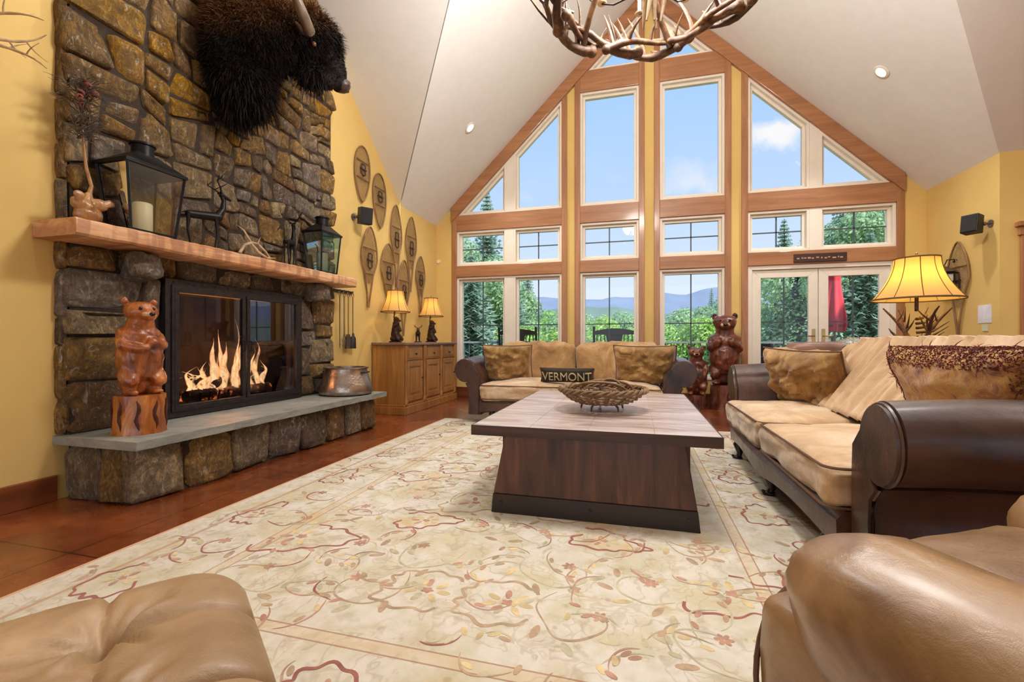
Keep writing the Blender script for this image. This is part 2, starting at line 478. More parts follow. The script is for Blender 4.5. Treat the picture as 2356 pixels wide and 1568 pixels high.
rows_low, rows_mid = (.37, 2.037), (2.228, 2.822)
def lowmid(a, b, low=True):
    m = (a+b)/2
    if low: window(rect(a, b, *rows_low), [('v', m, .44, 1.97), ('h', 1.22, a+.07, b-.07)])
    window(rect(a, b, *rows_mid), [('v', m, 2.3, 2.75), ('h', 2.525, a+.07, b-.07)])
# bay 1 (left) and bay 4 (right, above the doors)
L0, L1, LM0, LM1 = -2.965, -1.151, -2.085, -1.958
for a, b in ((L0, LM0), (LM1, L1)): lowmid(a, b)
x_at = lambda z, side: (XL+(z+.25-ZE)/K1) if side < 0 else (XR-(z+.25-ZE)/K1)
window([(x_at(3.093, -1), 3.093), (LM0, 3.093), (LM0, below(LM0))])
window([(LM1, 3.093), (L1, 3.093), (L1, below(L1)), (LM1, below(LM1))])
R0, R1, RM0, RM1 = 1.571, 3.391, 2.362, 2.486
for a, b in ((R0, RM0), (RM1, R1)): lowmid(a, b, False)
window([(RM1, 3.093), (x_at(3.093, 1), 3.093), (RM1, below(RM1))])
window([(R0, 3.093), (RM0, 3.093), (RM0, below(RM0)), (R0, below(R0))])
for a, b in ((-.857, .046), (.353, 1.263)):
    lowmid(a, b); window(rect(a, b, 3.093, 4.898))
window([(x_at(5.232, -1), 5.232), (.046, 5.232), (.046, below(.046))])
window([(.353, 5.232), (x_at(5.232, 1), 5.232), (.353, below(.353))])
# painted posts between paired windows
k = 1
for a, b in ((LM0, LM1), (RM0, RM1)):
    z0 = .37 if a < 0 else 2.228
    mb = MB().box(a, b, YG-.012, YG+.14, z0 if a < 0 else 2.228, 2.037 if a < 0 else 2.822)
    if a < 0: mb.box(a, b, YG-.012, YG+.14, 2.228, 2.822)
    mb.prism([(a, 3.093), (b, 3.093), (b, zc(b)-.09), (a, zc(a)-.09)], YG-.012, YG+.14, 'y')
    S(mb, 'trim_mullion_%d' % k, M['white'], smooth=False); k += 1
# french doors
fr = MB(); q = ringframe(fr, rect(R0, R1, 0, 2.037), .06, YG-.012, YG+.14)
fr.build('door_frame', M['white'], None, False, .004, kind='structure')
dm = (R0+R1)/2
M['brass'] = plain('brushed_brass', srgb(170, 140, 96), .3, .9)
for j, (a, b) in enumerate(((R0+.06, dm-.005), (dm+.005, R1-.06))):
    d = MB(); q = rect(a, b, .01, 1.972)
    q1 = [(a+.12, .24), (b-.12, .24), (b-.12, 1.86), (a+.12, 1.86)]
    for i in range(4):
        i2 = (i+1) % 4
        d.hexa([(q[i][0], YG+.02, q[i][1]), (q[i2][0], YG+.02, q[i2][1]), (q1[i2][0], YG+.02, q1[i2][1]), (q1[i][0], YG+.02, q1[i][1])],
               [(q[i][0], YG+.065, q[i][1]), (q[i2][0], YG+.065, q[i2][1]), (q1[i2][0], YG+.065, q1[i2][1]), (q1[i][0], YG+.065, q1[i][1])])
    D = d.build('door_%d' % (j+1), M['white'], None, False, .004, kind='structure')
    MB().add([(x, YG+.045, z) for x, z in q1], [(0, 1, 2, 3)]).build('pane', M['glass'], D, False)
    m = (a+b)/2; mu = MB().box(m-.009, m+.009, YG+.036, YG+.054, .24, 1.86)
    for z in (1.22, .72): mu.box(a+.12, b-.12, YG+.036, YG+.054, z-.008, z+.008)
    mu.build('muntins', M['muntin'], D, False)
    hx = b-.055 if j == 0 else a+.055
    h = MB().box(hx-.02, hx+.02, YG+.008, YG+.02, .92, 1.12)
    h.tube([(hx, YG+.02, 1.02), (hx, YG-.03, 1.02), (hx+(-.1 if j == 0 else .1), YG-.035, 1.02)], .009, 8)
    h.build('door_handle', M['brass'], D, True)

# panelled door with a wooden casing in the alcove, cut by the right edge of the photo
cs = MB().box(3.90, 3.99, YV-.045, YV-.012, 0, 2.06).box(4.86, 4.95, YV-.045, YV-.012, 0, 2.06).box(3.88, 4.97, YV-.055, YV-.012, 2.06, 2.15).box(3.855, 4.995, YV-.085, YV-.012, 2.15, 2.20)
cs.build('door_casing', M['timberz'], None, False, .004, kind='structure')
dd_ = MB().box(3.995, 4.855, YV-.04, YV-.013, .01, 2.055); D3 = dd_.build('door_3', M['timberz'], None, False, .003, kind='structure')
for z0_, z1_ in ((.2, .9), (1.05, 1.9)):
    for xa in (4.08, 4.46): MB().box(xa, xa+.31, YV-.048, YV-.04, z0_, z1_).build('panel', M['timberz'], D3, False, .006)
# downlights recessed in the gable planes
M['lens'] = emis('downlight_lens', (1, .86, .68, 1), 7); M['ring'] = plain('downlight_ring', srgb(240, 232, 222), .4)
def downlight(x, y, label, group=None, side=-1):
    z = ZE+K1*((x-XL) if side < 0 else (XR-x))
    if side == 0: z = ZE+K2*(YV-y)
    nrm = V((K1*(1 if side < 0 else -1), 0, -1)).normalized() if side else V((0, -K2, -1)).normalized()
    r = thing('downlight', (0, 0, 0), label, 'ceiling light', group)
    mb = MB()
    mb.lathe([(.055, .0), (.085, .0), (.09, .006), (.085, .012), (.06, .014), (.055, .0)], n=28).build('trim_ring', M['ring'], r)
    MB().cyl((0, 0), .056, .002, .006, 24).build('lens', M['lens'], r, False)
    r.rotation_euler = nrm.to_track_quat('Z', 'Y').to_euler(); r.location = V((x, y, z))-V(nrm)*(-.0)+nrm*.002
    li = bpy.data.lights.new('downlight_lamp', 'SPOT'); li.energy = DLE; li.spot_size = radians(130); li.spot_blend = .8; li.color = (1, .98, .95); li.shadow_soft_size = .06
    lo = bpy.data.objects.new('downlight_lamp', li); COL.objects.link(lo); lo.location = V((x, y, z))+nrm*.04
    lo.rotation_euler = (-(V((nrm.x*.25, nrm.y*.25, -1)).normalized())).to_track_quat('Z', 'Y').to_euler()
DLE = DLW
downlight(-2.28, 6.07, 'small lit round downlight in the left slope of the gable ceiling', side=-1)
downlight(2.67, 6.02, 'small lit round downlight in the right slope of the gable ceiling', side=1)
# ------------------------------------------------------------------ fireplace
t = NT('field_stone'); co = t.coord()
gi = t.n('ShaderNodeNewGeometry'); ri = gi.outputs['Random Per Island']
base = t.ramp(ri, [(0, srgb(96, 84, 72)), (.16, srgb(140, 128, 110)), (.32, srgb(116, 104, 98)), (.46, srgb(150, 122, 84)), (.6, srgb(128, 120, 116)), (.74, srgb(122, 94, 66)), (.88, srgb(164, 150, 126)), (1, srgb(104, 98, 96))], 'CONSTANT')
och = t.ramp(ri, [(0, srgb(116, 90, 54)), (.2, srgb(156, 120, 62)), (.4, srgb(118, 92, 64)), (.6, srgb(172, 128, 60)), (.8, srgb(134, 108, 72))], 'CONSTANT')
sx = t.n('ShaderNodeSeparateXYZ'); t.l(co, sx.inputs[0])
hz = t.math('SUBTRACT', t.math('MULTIPLY', sx.outputs[2], .55), t.math('MULTIPLY', sx.outputs[1], .22))
hz = t.math('ADD', hz, t.math('MULTIPLY', t.noise(co, 1.4, 2), .9))
base = t.mix(t.ramp(t.math('SUBTRACT', hz, .6), [(.45, 0.0), (.9, .9)]), base, och)
n1 = t.noise(co, 9, 8, .7, 1.5); n2 = t.noise(t.coord((3, 1, .5)), 16, 6, .7, 2.0)
n3 = t.noise(t.coord((1.6, 1.6, .7), rot=(.5, 0, 0)), 15, 8, .75, 2.5)
col = t.mix(.85, base, t.ramp(n1, [(.3, srgb(62, 52, 46)), (.5, srgb(152, 144, 134)), (.68, srgb(246, 236, 214))]), 'OVERLAY')
col = t.mix(.6, col, t.ramp(n3, [(.34, srgb(60, 50, 44)), (.5, srgb(142, 138, 132)), (.66, srgb(240, 232, 220))]), 'OVERLAY')
col = t.mix(t.ramp(n2, [(.5, 0.0), (.62, .5)]), col, srgb(74, 52, 36))
col = t.mix(t.ramp(n2, [(.32, .6), (.43, 0.0)]), col, srgb(206, 198, 182))
h = t.math('ADD', t.math('ADD', n1, n3), t.math('MULTIPLY', t.noise(co, 45, 6, .7), .5))
gm_ = t.n('ShaderNodeGamma'); t.l(col, gm_.inputs[0]); gm_.inputs[1].default_value = .74
hs_ = t.n('ShaderNodeHueSaturation'); t.l(gm_.outputs[0], hs_.inputs['Color']); hs_.inputs['Saturation'].default_value = 1.25; hs_.inputs['Value'].default_value = 1.55
t.bsdf(hs_.outputs[0], .72, t.bump(h, 1.0, .05)); M['stone'] = t.m
M['mortar'] = plain('dark_mortar', srgb(56, 44, 34), .95, var=.3, scale=20, bump=.5)
t = NT('bluestone'); n = t.noise(t.coord((1, 1, 3)), 6, 8, .65, .6)
t.bsdf(t.ramp(n, [(.3, srgb(118, 120, 114)), (.55, srgb(150, 152, 145)), (.75, srgb(176, 172, 158))]), .5, t.bump(n, .25, .02)); M['slate'] = t.m
M['soot'] = plain('sooty_firebrick', srgb(46, 34, 32), .9, var=.35, scale=5, bump=.5)

srng = random.Random(11)
def warp(y, z, amp=.055):
    a = noise.noise(V((y*3.4+3, z*3.4, .5))); b = noise.noise(V((y*3.4, z*3.4+9, 4.5)))
    return y+a*amp, z+b*amp*1.1
def stone(mb, y0, y1, z0, z1, map3, gap=.009, dome=.03, amp=.055, seed=0, rough=.010, nr=7):
    """one rock with an irregular outline and a rough domed face; map3(y, z, out) places it"""
    hw, hh = (y1-y0)/2-gap, (z1-z0)/2-gap; cy, cz = (y0+y1)/2, (z0+z1)/2
    if hw < .01 or hh < .01: return
    r = min(hw, hh)*srng.uniform(.15, .5); out = []
    for (sx_, sz_, a0) in ((1, 1, 0), (-1, 1, pi/2), (-1, -1, pi), (1, -1, 3*pi/2)):
        for k in range(nr): a = a0+(pi/2)*k/(nr-1); out.append((cy+sx_*(hw-r)+r*cos(a), cz+sz_*(hh-r)+r*sin(a)))
    n = len(out); vs = []; rings = [(1.0, -.07), (1.0, 0), (.95, dome*.55), (.82, dome*.85), (.6, dome), (.32, dome*1.03)]
    jy, jz = srng.uniform(-.3, .3), srng.uniform(-.3, .3); ty, tz = srng.uniform(-.1, .1), srng.uniform(-.1, .1)
    for s, d in rings:
        for (y, z) in out:
            yy, zz = cy+(y-cy)*s, cz+(z-cz)*s
            e = noise.noise(V((yy*9+seed, zz*9, seed*1.7)))*.014*(1 if s > .9 else 1)
            ky, kz = warp(yy+e*.8, zz-e*.8, amp)
            dd = d
            if d > 0: dd = d+noise.fractal(V((yy*7+seed, zz*7, seed)), .9, 2.0, 4)*rough*2.2+ty*(yy-cy)+tz*(zz-cz)
            vs.append(map3(ky, kz, dd))
    ky, kz = warp(cy, cz, amp); vs.append(map3(ky, kz, dome+noise.noise(V((cy*7, cz*7, seed)))*rough))
    fs = [(i*n+k, i*n+(k+1) % n, (i+1)*n+(k+1) % n, (i+1)*n+k) for i in range(len(rings)-1) for k in range(n)]
    L = len(rings)-1; fs += [(L*n+k, L*n+(k+1) % n, len(vs)-1) for k in range(n)]
    mb.add(vs, fs)
def split(y0, y1, z0, z1, area, out):
    w_, h_ = y1-y0, z1-z0
    A_ = area*srng.uniform(.35, 1.9)*(1.75-.42*((y0+y1)/2-1.9))
    if w_*h_ <= A_ and w_/h_ < 2.6 and h_/w_ < 1.8 or min(w_, h_) < .09:
        out.append((y0, y1, z0, z1)); return
    f = srng.uniform(.34, .66)
    if w_/h_ > 1.25 or (w_/h_ > .9 and srng.random() < .35):
        m = y0+w_*f; split(y0, m, z0, z1, area, out); split(m, y1, z0, z1, area, out)
    else:
        m = z0+h_*f; split(y0, y1, z0, m, area, out); split(y0, y1, m, z1, area, out)

FPX = -3.30; CY0, CY1 = 1.91, 4.40
fp = thing('stone_chimney', (-3.3, 3.15, 0), 'floor to ceiling fieldstone chimney breast with a glazed firebox on the left wall', 'fireplace')
fx = lambda y, z, d: (FPX+d, y, z)
sm = MB(); cells = []
# upper chimney in broad irregular courses
zs = [1.64]
while zs[-1] < 6.3: zs.append(zs[-1]+srng.uniform(.5, .8))
for a, b in zip(zs[:-1], zs[1:]):
    split(CY0, CY1, a, min(b, 6.35), .046, cells)
# lower piers and lintel
LP = [(CY0, 2.47, .385, .70), (CY0, 2.24, .70, .98), (2.24, 2.47, .70, .84), (2.24, 2.47, .84, .98), (CY0, 2.47, .98, 1.15), (CY0, 2.36, 1.15, 1.40), (2.36, 2.47, 1.15, 1.40), (CY0, 2.2, 1.40, 1.56), (2.2, 2.6, 1.40, 1.56)]
RP = [(3.84, 4.1, .385, .60), (4.1, 4.4, .385, .56), (3.84, 4.02, .60, .9), (4.02, 4.4, .56, .72), (4.02, 4.4, .72, .98), (3.84, 4.12, .9, 1.06), (4.12, 4.4, .98, 1.12), (3.84, 4.05, 1.06, 1.4), (4.05, 4.4, 1.12, 1.4), (4.0, 4.4, 1.4, 1.56)]
TP = [(2.6, 2.95, 1.40, 1.56), (2.95, 3.25, 1.40, 1.56), (3.25, 3.62, 1.40, 1.56), (3.62, 4.0, 1.40, 1.56)]
for i, cl_ in enumerate(cells+LP+RP+TP):
    stone(sm, *cl_, fx, seed=i*.37, dome=srng.uniform(.02, .04), amp=.085 if i < len(cells) else .02, rough=.013 if i < len(cells) else .018)
# returns on the near side of the chimney breast
z = .385; i = 500
while z < 6.2:
    h_ = srng.uniform(.16, .34)
    stone(sm, 0, .085, z, z+h_, lambda y, z_, d: (XL-.03+y, CY0-.005-d*.35, z_), gap=.008, amp=.008, seed=i, nr=4); z += h_; i += 1
sm.build('stonework', M['stone'], fp, True, angle=50)
mo = MB().box(XL-.04, FPX+.001, CY0+.03, CY1-.03, 1.385, 6.4).box(XL-.04, FPX+.001, CY0+.03, 2.5, .385, 1.385).box(XL-.04, FPX+.001, 3.82, CY1-.03, .385, 1.385)
mo.build('mortar_joints', M['mortar'], fp, False)
# corbels
fm_ = thing('mantel_shelf', (-3.2, 3.1, 1.545), 'thick hewn honey pine mantel slab across the stone chimney', 'mantel')
fh_ = thing('raised_hearth', (-3.0, 3.2, 0), 'raised fieldstone hearth with a grey bluestone slab in front of the fireplace', 'hearth')
for (y0, y1, z0, lab) in ((2.20, 2.37, 1.36, 1), (3.94, 4.12, 1.37, 2)):
    cb = MB(); cb.rbox(((FPX-3.10)/2, (y0+y1)/2, (z0+1.545)/2), (.22, y1-y0, 1.545-z0), .05, 10, wr=.03, wf=9, seed=lab)
    cb.build('corbel', M['stone'], fp, True)
# raised hearth
hs = MB(); fh = lambda y, z, d: (-2.80+d*.8, y, z)
hy = [1.93, 2.25, 2.60, 2.94, 3.28, 3.62, 3.92, 4.18, 4.46]
for i, (a, b) in enumerate(zip(hy[:-1], hy[1:])):
    stone(hs, a, b, 0, .335, fh, gap=.007, dome=.045, amp=.02, seed=i*2.3+1, rough=.022, nr=9)
for i, (a, b) in enumerate(((-3.32, -3.05), (-3.05, -2.84))):
    stone(hs, a, b, 0, .335, lambda y, z, d: (y, 1.95-d*.8, z), gap=.006, dome=.03, amp=.015, seed=i+40, rough=.015, nr=8)
for i, (a, b) in enumerate(((-3.32, -3.05), (-3.05, -2.84))):
    stone(hs, a, b, 0, .335, lambda y, z, d: (y, 4.44+d*.8, z), gap=.006, dome=.03, amp=.015, seed=i+50, rough=.015, nr=6)
hs.build('stonework', M['stone'], fh_, True, angle=50)
MB().box(XL+.01, -2.805, 1.96, 4.43, 0, .335).build('core', M['mortar'], fh_, False)
sl_ = MB(); N_ = 60; y0, y1 = 1.885, 4.52
for k in range(N_):
    a, b = y0+(y1-y0)*k/N_, y0+(y1-y0)*(k+1)/N_
    ra = -2.68+noise.noise(V((a*9, 0, 0)))*.010; rb = -2.68+noise.noise(V((b*9, 0, 0)))*.010
    sl_.hexa([(XL, a, .335), (ra-.004, a, .335), (rb-.004, b, .335), (XL, b, .335)], [(XL, a, .385), (ra, a, .385), (rb, b, .385), (XL, b, .385)])
sl_.build('slab', M['slate'], fh_, False)
# mantel: a hewn pine slab with scalloped adze marks on the front
t = NT('hewn_pine'); co = t.coord((2.2, .5, 5)); n = t.noise(co, 5, 6, .6, 1.0)
sy = t.n('ShaderNodeSeparateXYZ'); t.l(t.coord(), sy.inputs[0])
wv = t.noise(t.coord((.01, 1, .3)), 11, 2, .5)
cc = t.ramp(n, [(.3, srgb(186, 124, 80)), (.5, srgb(218, 166, 122)), (.7, srgb(238, 200, 160))])
cc = t.mix(t.ramp(wv, [(.42, .55), (.52, 0.0)]), cc, srgb(150, 100, 76))
v = t.voro(t.coord((1, .5, 1)), 3.1); cc = t.mix(t.ramp(v.outputs['Distance'], [(.04, 1.0), (.1, 0.0)]), cc, srgb(92, 52, 26))
t.bsdf(cc, .5, t.bump(n, .2, .01), .4); M['mantel'] = t.m
mm = MB(); y0, y1 = 1.79, 4.42; N_ = 150; secs = []
for k in range(N_+1):
    y = y0+(y1-y0)*k/N_; ph = (y*8.6+.35*sin(y*5)) % 1.0
    sc_ = .011*abs(sin(pi*ph)); e = noise.noise(V((y*3, 0, 7)))*.008
    fx_ = -2.99-.012+sc_+e
    zb, zt = 1.545+noise.noise(V((y*6, 3, 0)))*.006, 1.640+noise.noise(V((y*4, 5, 2)))*.003
    secs.append([(XL, y, zb), (fx_-.012, y, zb), (fx_, y, zb+.012), (fx_+.002, y, (zb+zt)/2), (fx_, y, zt-.008), (fx_-.008, y, zt), (XL, y, zt)])
vs = [p for s in secs for p in s]; m_ = 7
fs = [(i*m_+k, i*m_+(k+1) % m_, (i+1)*m_+(k+1) % m_, (i+1)*m_+k) for i in range(N_) for k in range(m_)]+[tuple(range(m_)), tuple(range(N_*m_, N_*m_+m_))[::-1]]
mm.add(vs, fs); mm.build('beam', M['mantel'], fm_, True, angle=25)
# firebox
fb = MB(); X0 = -3.84
fb.box(X0-.04, X0, FY0-.04, FY1+.04, .36, 1.38).box(X0, FPX, FY0-.04, FY0, .36, 1.38).box(X0, FPX, FY1, FY1+.04, .36, 1.38)
fb.box(X0, FPX, FY0, FY1, .36, .395).box(X0, FPX, FY0, FY1, 1.345, 1.385)
fb.build('firebox', M['soot'], fp, False)
# glazed doors
dx0, dx1 = -3.275, -3.235; fy0, fy1, fz0, fz1 = 2.47, 3.84, .39, 1.40
def yzring(mb, y0, y1, z0, z1, w_, x0, x1):
    mb.box(x0, x1, y0, y1, z1-w_, z1); mb.box(x0, x1, y0, y1, z0, z0+w_); mb.box(x0, x1, y0, y0+w_, z0+w_, z1-w_); mb.box(x0, x1, y1-w_, y1, z0+w_, z1-w_)
df = MB(); yzring(df, fy0, fy1, fz0, fz1, .055, dx0-.03, dx1); yzring(df, fy0+.04, fy1-.04, fz0+.045, fz1-.04, .03, dx1-.01, dx1+.012)
for k in range(12):      # hammered rivets on the frame
    y = fy0+.06+k*(fy1-fy0-.12)/11; df.ell((dx1+.004, y, fz1-.022), (.006, .006, .006), None, 8, 5)
D_ = df.build('door_surround', M['iron'], fp, False, .003)
M['smoke'] = glass('smoked_glass', (.74, .72, .76, 1), .022)
t = NT('fire_screen_mesh'); t.bsdf(srgb(30, 28, 30), .5, None, .3, .5, alpha=.16); M['screen'] = t.m
for k, (a, b) in enumerate(((fy0+.06, 3.148), (3.162, fy1-.06))):
    dd = MB(); yzring(dd, a, b, fz0+.06, fz1-.06, .032, dx1-.012, dx1+.016)
    q = dd.build('fireplace_door', M['iron'], fp, False, .003)
    MB().box(dx1-.002, dx1+.002, a+.03, b-.03, fz0+.09, fz1-.09).build('door_glass', M['smoke'], q, False)
    hy_ = 3.12 if k == 0 else 3.19
    MB().tube([(dx1+.016, hy_, .86), (dx1+.035, hy_, .865), (dx1+.035, hy_, .945), (dx1+.016, hy_, .95)], .005, 8).build('door_handle', M['black'], q)
    MB().box(dx0-.045, dx0-.043, a, b, fz0+.06, fz1-.06).build('mesh_curtain', M['screen'], fp, False)

# fire: logs on a grate, flames, embers
gr = thing('fire_grate', (-3.52, 3.16, .395), 'black iron grate holding burning logs in the firebox', 'grate')
gm = MB()
for k in range(8):
    y = 2.86+k*.086; gm.tube([(-3.66, y, .50), (-3.64, y, .445), (-3.40, y, .445), (-3.37, y, .54)], .009, 6)
for x in (-3.62, -3.42):
    gm.tube([(x, 2.83, .44), (x, 3.49, .44)], .01, 6)
gm.build('bars', M['black'], gr)
for (x, y) in ((-3.62, 2.9), (-3.42, 2.9), (-3.62, 3.42), (-3.42, 3.42)): MB().tube([(x, y, .397), (x, y, .44)], .01, 6).build('leg', M['black'], gr)
t = NT('charred_log'); co = t.coord(); n = t.noise(co, 14, 6, .7, 1)
em = t.ramp(t.noise(co, 10, 5, .6), [(.56, 0.0), (.68, 1.0)])
b = t.bsdf(t.ramp(n, [(.35, srgb(24, 18, 16)), (.7, srgb(96, 70, 56))]), .9, t.bump(n, .8, .02))
b.inputs['Emission Color'].default_value = (1, .22, .04, 1); t.l(t.math('MULTIPLY', em, 2.2), b.inputs['Emission Strength']); M['log'] = t.m
LG = [((-3.46, 2.80, .505), (-3.44, 3.62, .50), .048, 'charred log lying along the front of the fire'), ((-3.59, 2.82, .51), (-3.60, 3.6, .505), .055, 'charred log lying along the back of the fire'),
      ((-3.52, 2.90, .60), (-3.50, 3.38, .61), .045, 'charred log lying on top of the two lower logs'), ((-3.40, 3.02, .585), (-3.60, 3.25, .70), .034, 'thin glowing log leaning across the top of the fire')]
for a, b_, r_, lab in LG:
    r0 = thing('firewood_log', a, lab, 'log', 'logs burning on the grate'); mb = MB(); a = V(a); b_ = V(b_)
    mb.tube([a+(b_-a)*k/10+V((noise.noise(V((k*.7, a.x*9, 0)))*.012, 0, noise.noise(V((k*.6, 5, a.x*9)))*.012)) for k in range(11)], [r_*(1+.15*noise.noise(V((k*1.3, a.x*7, 3)))) for k in range(11)], 12)
    mb.build('bark', M['log'], r0); MB().tube([b_+(b_-a)*.001, b_+(b_-a)*.012], [r_*.85, r_*.8], 12).build('cut_end', plain('charred_end', srgb(70, 48, 36), .9), r0)
t = NT('flame'); tc_ = t.n('ShaderNodeTexCoord'); sz = t.n('ShaderNodeSeparateXYZ'); t.l(tc_.outputs['Object'], sz.inputs[0])
zz = t.math('MULTIPLY_ADD', t.noise(tc_.outputs['Object'], 18, 3), .16, sz.outputs[2])
fcol = t.ramp(t.math('DIVIDE', t.math('SUBTRACT', zz, .5), .7), [(0, (1, .20, .03, 1)), (.2, (1, .42, .10, 1)), (.5, (1, .36, .07, 1)), (.8, (1, .20, .03, 1)), (1, (.8, .10, .01, 1))])
lw = t.n('ShaderNodeLayerWeight'); lw.inputs[0].default_value = .35
wisp = t.noise(t.coord((1, 1, .35)), 26, 4, .6, 1.0)
fcol = t.mix(t.ramp(lw.outputs['Facing'], [(.05, .55), (.45, 0.0)]), fcol, (1, .80, .42, 1))
e = t.n('ShaderNodeEmission'); t.l(fcol, e.inputs[0]); t.l(t.ramp(wisp, [(.3, .75), (.7, 1.0)]), e.inputs[1])
es_ = t.math('MULTIPLY', t.ramp(wisp, [(.32, .45), (.62, 1.0)]), 4.2); t.l(es_, e.inputs[1])
tr_ = t.n('ShaderNodeBsdfTransparent'); mx = t.n('ShaderNodeMixShader')
t.l(t.math('MAXIMUM', t.ramp(lw.outputs['Facing'], [(.05, .15), (.6, 1.0)]), t.ramp(wisp, [(.36, .8), (.55, 0.0)])), mx.inputs[0]); t.l(e.outputs[0], mx.inputs[1]); t.l(tr_.outputs[0], mx.inputs[2]); t.l(mx.outputs[0], t.out.inputs[0]); M['flame'] = t.m
fl = MB(); fr_ = random.Random(5)
def tongue(x, y, z, H, W, lean):
    pts = []; rs = []; n_ = 16
    for k in range(n_+1):
        q = k/n_; pts.append((x+.02*sin(q*7+y*20), y+lean*q*q+.035*sin(q*6.5+y*31)*q, z+H*q)); rs.append(max(.0008, W*(sin(pi*min(1, q*.9+.12))**.8)*(1-q)**.75*(1+.2*sin(q*17+x*50))))
    fl.tube(pts, rs, 10, True, .8)
for (y, H, W, ln, z) in ((2.90, .20, .05, .05, .52), (2.98, .28, .06, .06, .50), (3.04, .40, .075, .03, .50), (3.10, .50, .085, -.05, .50), (3.15, .42, .08, .03, .54), (3.21, .56, .055, -.03, .52), (3.25, .36, .08, .05, .52), (3.30, .52, .06, .02, .50),
    (3.36, .34, .07, .04, .50), (3.44, .42, .06, -.03, .52), (3.48, .24, .05, .04, .50), (3.55, .46, .055, -.02, .53), (3.60, .26, .045, .0, .52), (2.84, .22, .05, .06, .53), (2.94, .16, .07, -.1, .55), (3.00, .22, .05, -.1, .47), (3.12, .24, .05, -.06, .46), (3.33, .62, .022, .0, .56)):
    tongue(-3.5+fr_.uniform(-.06, .06), y, z, H*.95, W*.72, ln)
    tongue(-3.5+fr_.uniform(-.09, .09), y+fr_.uniform(-.05, .05), z+.02, H*fr_.uniform(.4, .75), W*.5, ln+fr_.uniform(-.06, .06))
fo = fl.build('fire', M['flame'], None, True); tag(fo, 'bright yellow and orange flames rising from the logs behind the glass', 'fire', None, 'stuff')
em_ = MB()
for k in range(160): em_.ell((fr_.uniform(-3.7, -3.38), fr_.uniform(2.8, 3.52), .412), (fr_.uniform(.01, .022),)*3, None, 6, 4)
eo = em_.build('embers', M['log'], None, False); tag(eo, 'bed of glowing embers under the grate', 'embers', None, 'stuff')
def point0(name, loc, e, col, r=.05):
    l = bpy.data.lights.new(name, 'POINT'); l.energy = e; l.color = col; l.shadow_soft_size = r
    o = bpy.data.objects.new(name, l); COL.objects.link(o); o.location = loc; return o
point0('fire_glow', (-3.47, 3.2, .80), 22, (1, .42, .14), .1)

# ------------------------------------------------------------------ fire tools on a wall rack
M['steel'] = plain('worn_steel', srgb(120, 108, 94), .4, .8, var=.2, scale=20)
rk = thing('fire_tool_rack', (-3.33, 4.64, 1.53), 'dark metal hook rail on the yellow wall right of the chimney', 'rack')
MB().box(-3.35, -3.325, 4.47, 4.83, 1.52, 1.55).build('rail', M['iron'], rk, False, .003)
for y in (4.52, 4.60, 4.68, 4.77): MB().tube([(-3.325, y, 1.535), (-3.29, y, 1.53), (-3.283, y, 1.545)], .005, 6).build('hook', M['iron'], rk)
def tool(y, kind, label):
    r = thing('fireplace_%s' % kind, (-3.29, y, 1.52), label, kind, 'hearth tools on the rack'); m = MB()
    m.tube([(-3.29, y, 1.47), (-3.29, y, 1.02 if kind != 'poker' else .90)], .006, 8); m.build('shaft', M['steel'], r)
    MB().closed([(-3.29, y+.018*cos(a*pi/6), 1.497+.028*sin(a*pi/6)) for a in range(12)], .004, 6).build('loop_handle', M['steel'], r)
    h = MB()
    if kind == 'brush':
        h.lathe([(0.0, 1.05), (.016, 1.04), (.02, 1.01), (.042, .985), (.046, .86), (.0, .86)], (-3.285, y, 0), 14, (.6, 1))
    elif kind == 'shovel':
        h.prism([(y-.03, 1.03), (y-.05, .98), (y-.05, .86), (y+.05, .86), (y+.05, .98), (y+.03, 1.03)], -3.295, -3.287, 'x'); h.box(-3.30, -3.265, y-.05, y-.046, .86, 1.0); h.box(-3.30, -3.265, y+.046, y+.05, .86, 1.0)
    elif kind == 'poker':
        h.tube([(-3.29, y, .90), (-3.288, y, .86)], [.006, .001], 6); h.tube([(-3.29, y, .92), (-3.26, y+.02, .90), (-3.25, y+.02, .925)], [.005, .004, .001], 6)
    else:
        for s in (-1, 1): h.tube([(-3.29, y, 1.04), (-3.29, y+s*.022, .97), (-3.29, y+s*.012, .88)], .005, 6)
    h.build('head' if kind != 'brush' else 'bristles', M['steel'] if kind != 'brush' else M['blackp'], r)
tool(4.52, 'poker', 'thin hanging poker nearest the chimney'); tool(4.60, 'tongs', 'hanging fire tongs second from the chimney')
tool(4.68, 'shovel', 'hanging ash shovel beside the black brush'); tool(4.77, 'brush', 'black hearth brush hanging farthest from the chimney')

# ------------------------------------------------------------------ pot on the hearth
t = NT('hammered_copper_pot'); co = t.coord(); n = t.noise(co, 4, 6, .6, 1); v = t.voro(co, 45)
t.bsdf(t.ramp(n, [(.3, srgb(96, 74, 62)), (.5, srgb(160, 142, 128)), (.7, srgb(206, 192, 176))]), t.ramp(n, [(.3, .42), (.7, .26)]), t.bump(v.outputs['Distance'], .12, .01), .5, .9); M['pot'] = t.m
pt_ = thing('metal_pot', (0, 0, 0), 'wide flared old metal pot standing on the right end of the hearth', 'pot')
MB().lathe([(0, .004), (.245, .004), (.268, .02), (.272, .05), (.255, .12), (.228, .20), (.212, .262), (.212, .278), (.205, .278), (.203, .262), (.22, .2), (.245, .12), (.255, .05), (.24, .018), (0, .018)], n=48).build('body', M['pot'], pt_)
MB().lathe([(.208, .272), (.228, .276), (.230, .286), (.222, .291), (.205, .288), (.203, .276)], n=48).build('rim', M['pot'], pt_)
for s in (-1, 1): MB().tube([(s*.215, -.05, .235), (s*.25, -.045, .24), (s*.262, 0, .243), (s*.25, .045, .24), (s*.215, .05, .235)], .007, 8).build('handle', M['iron'], pt_)
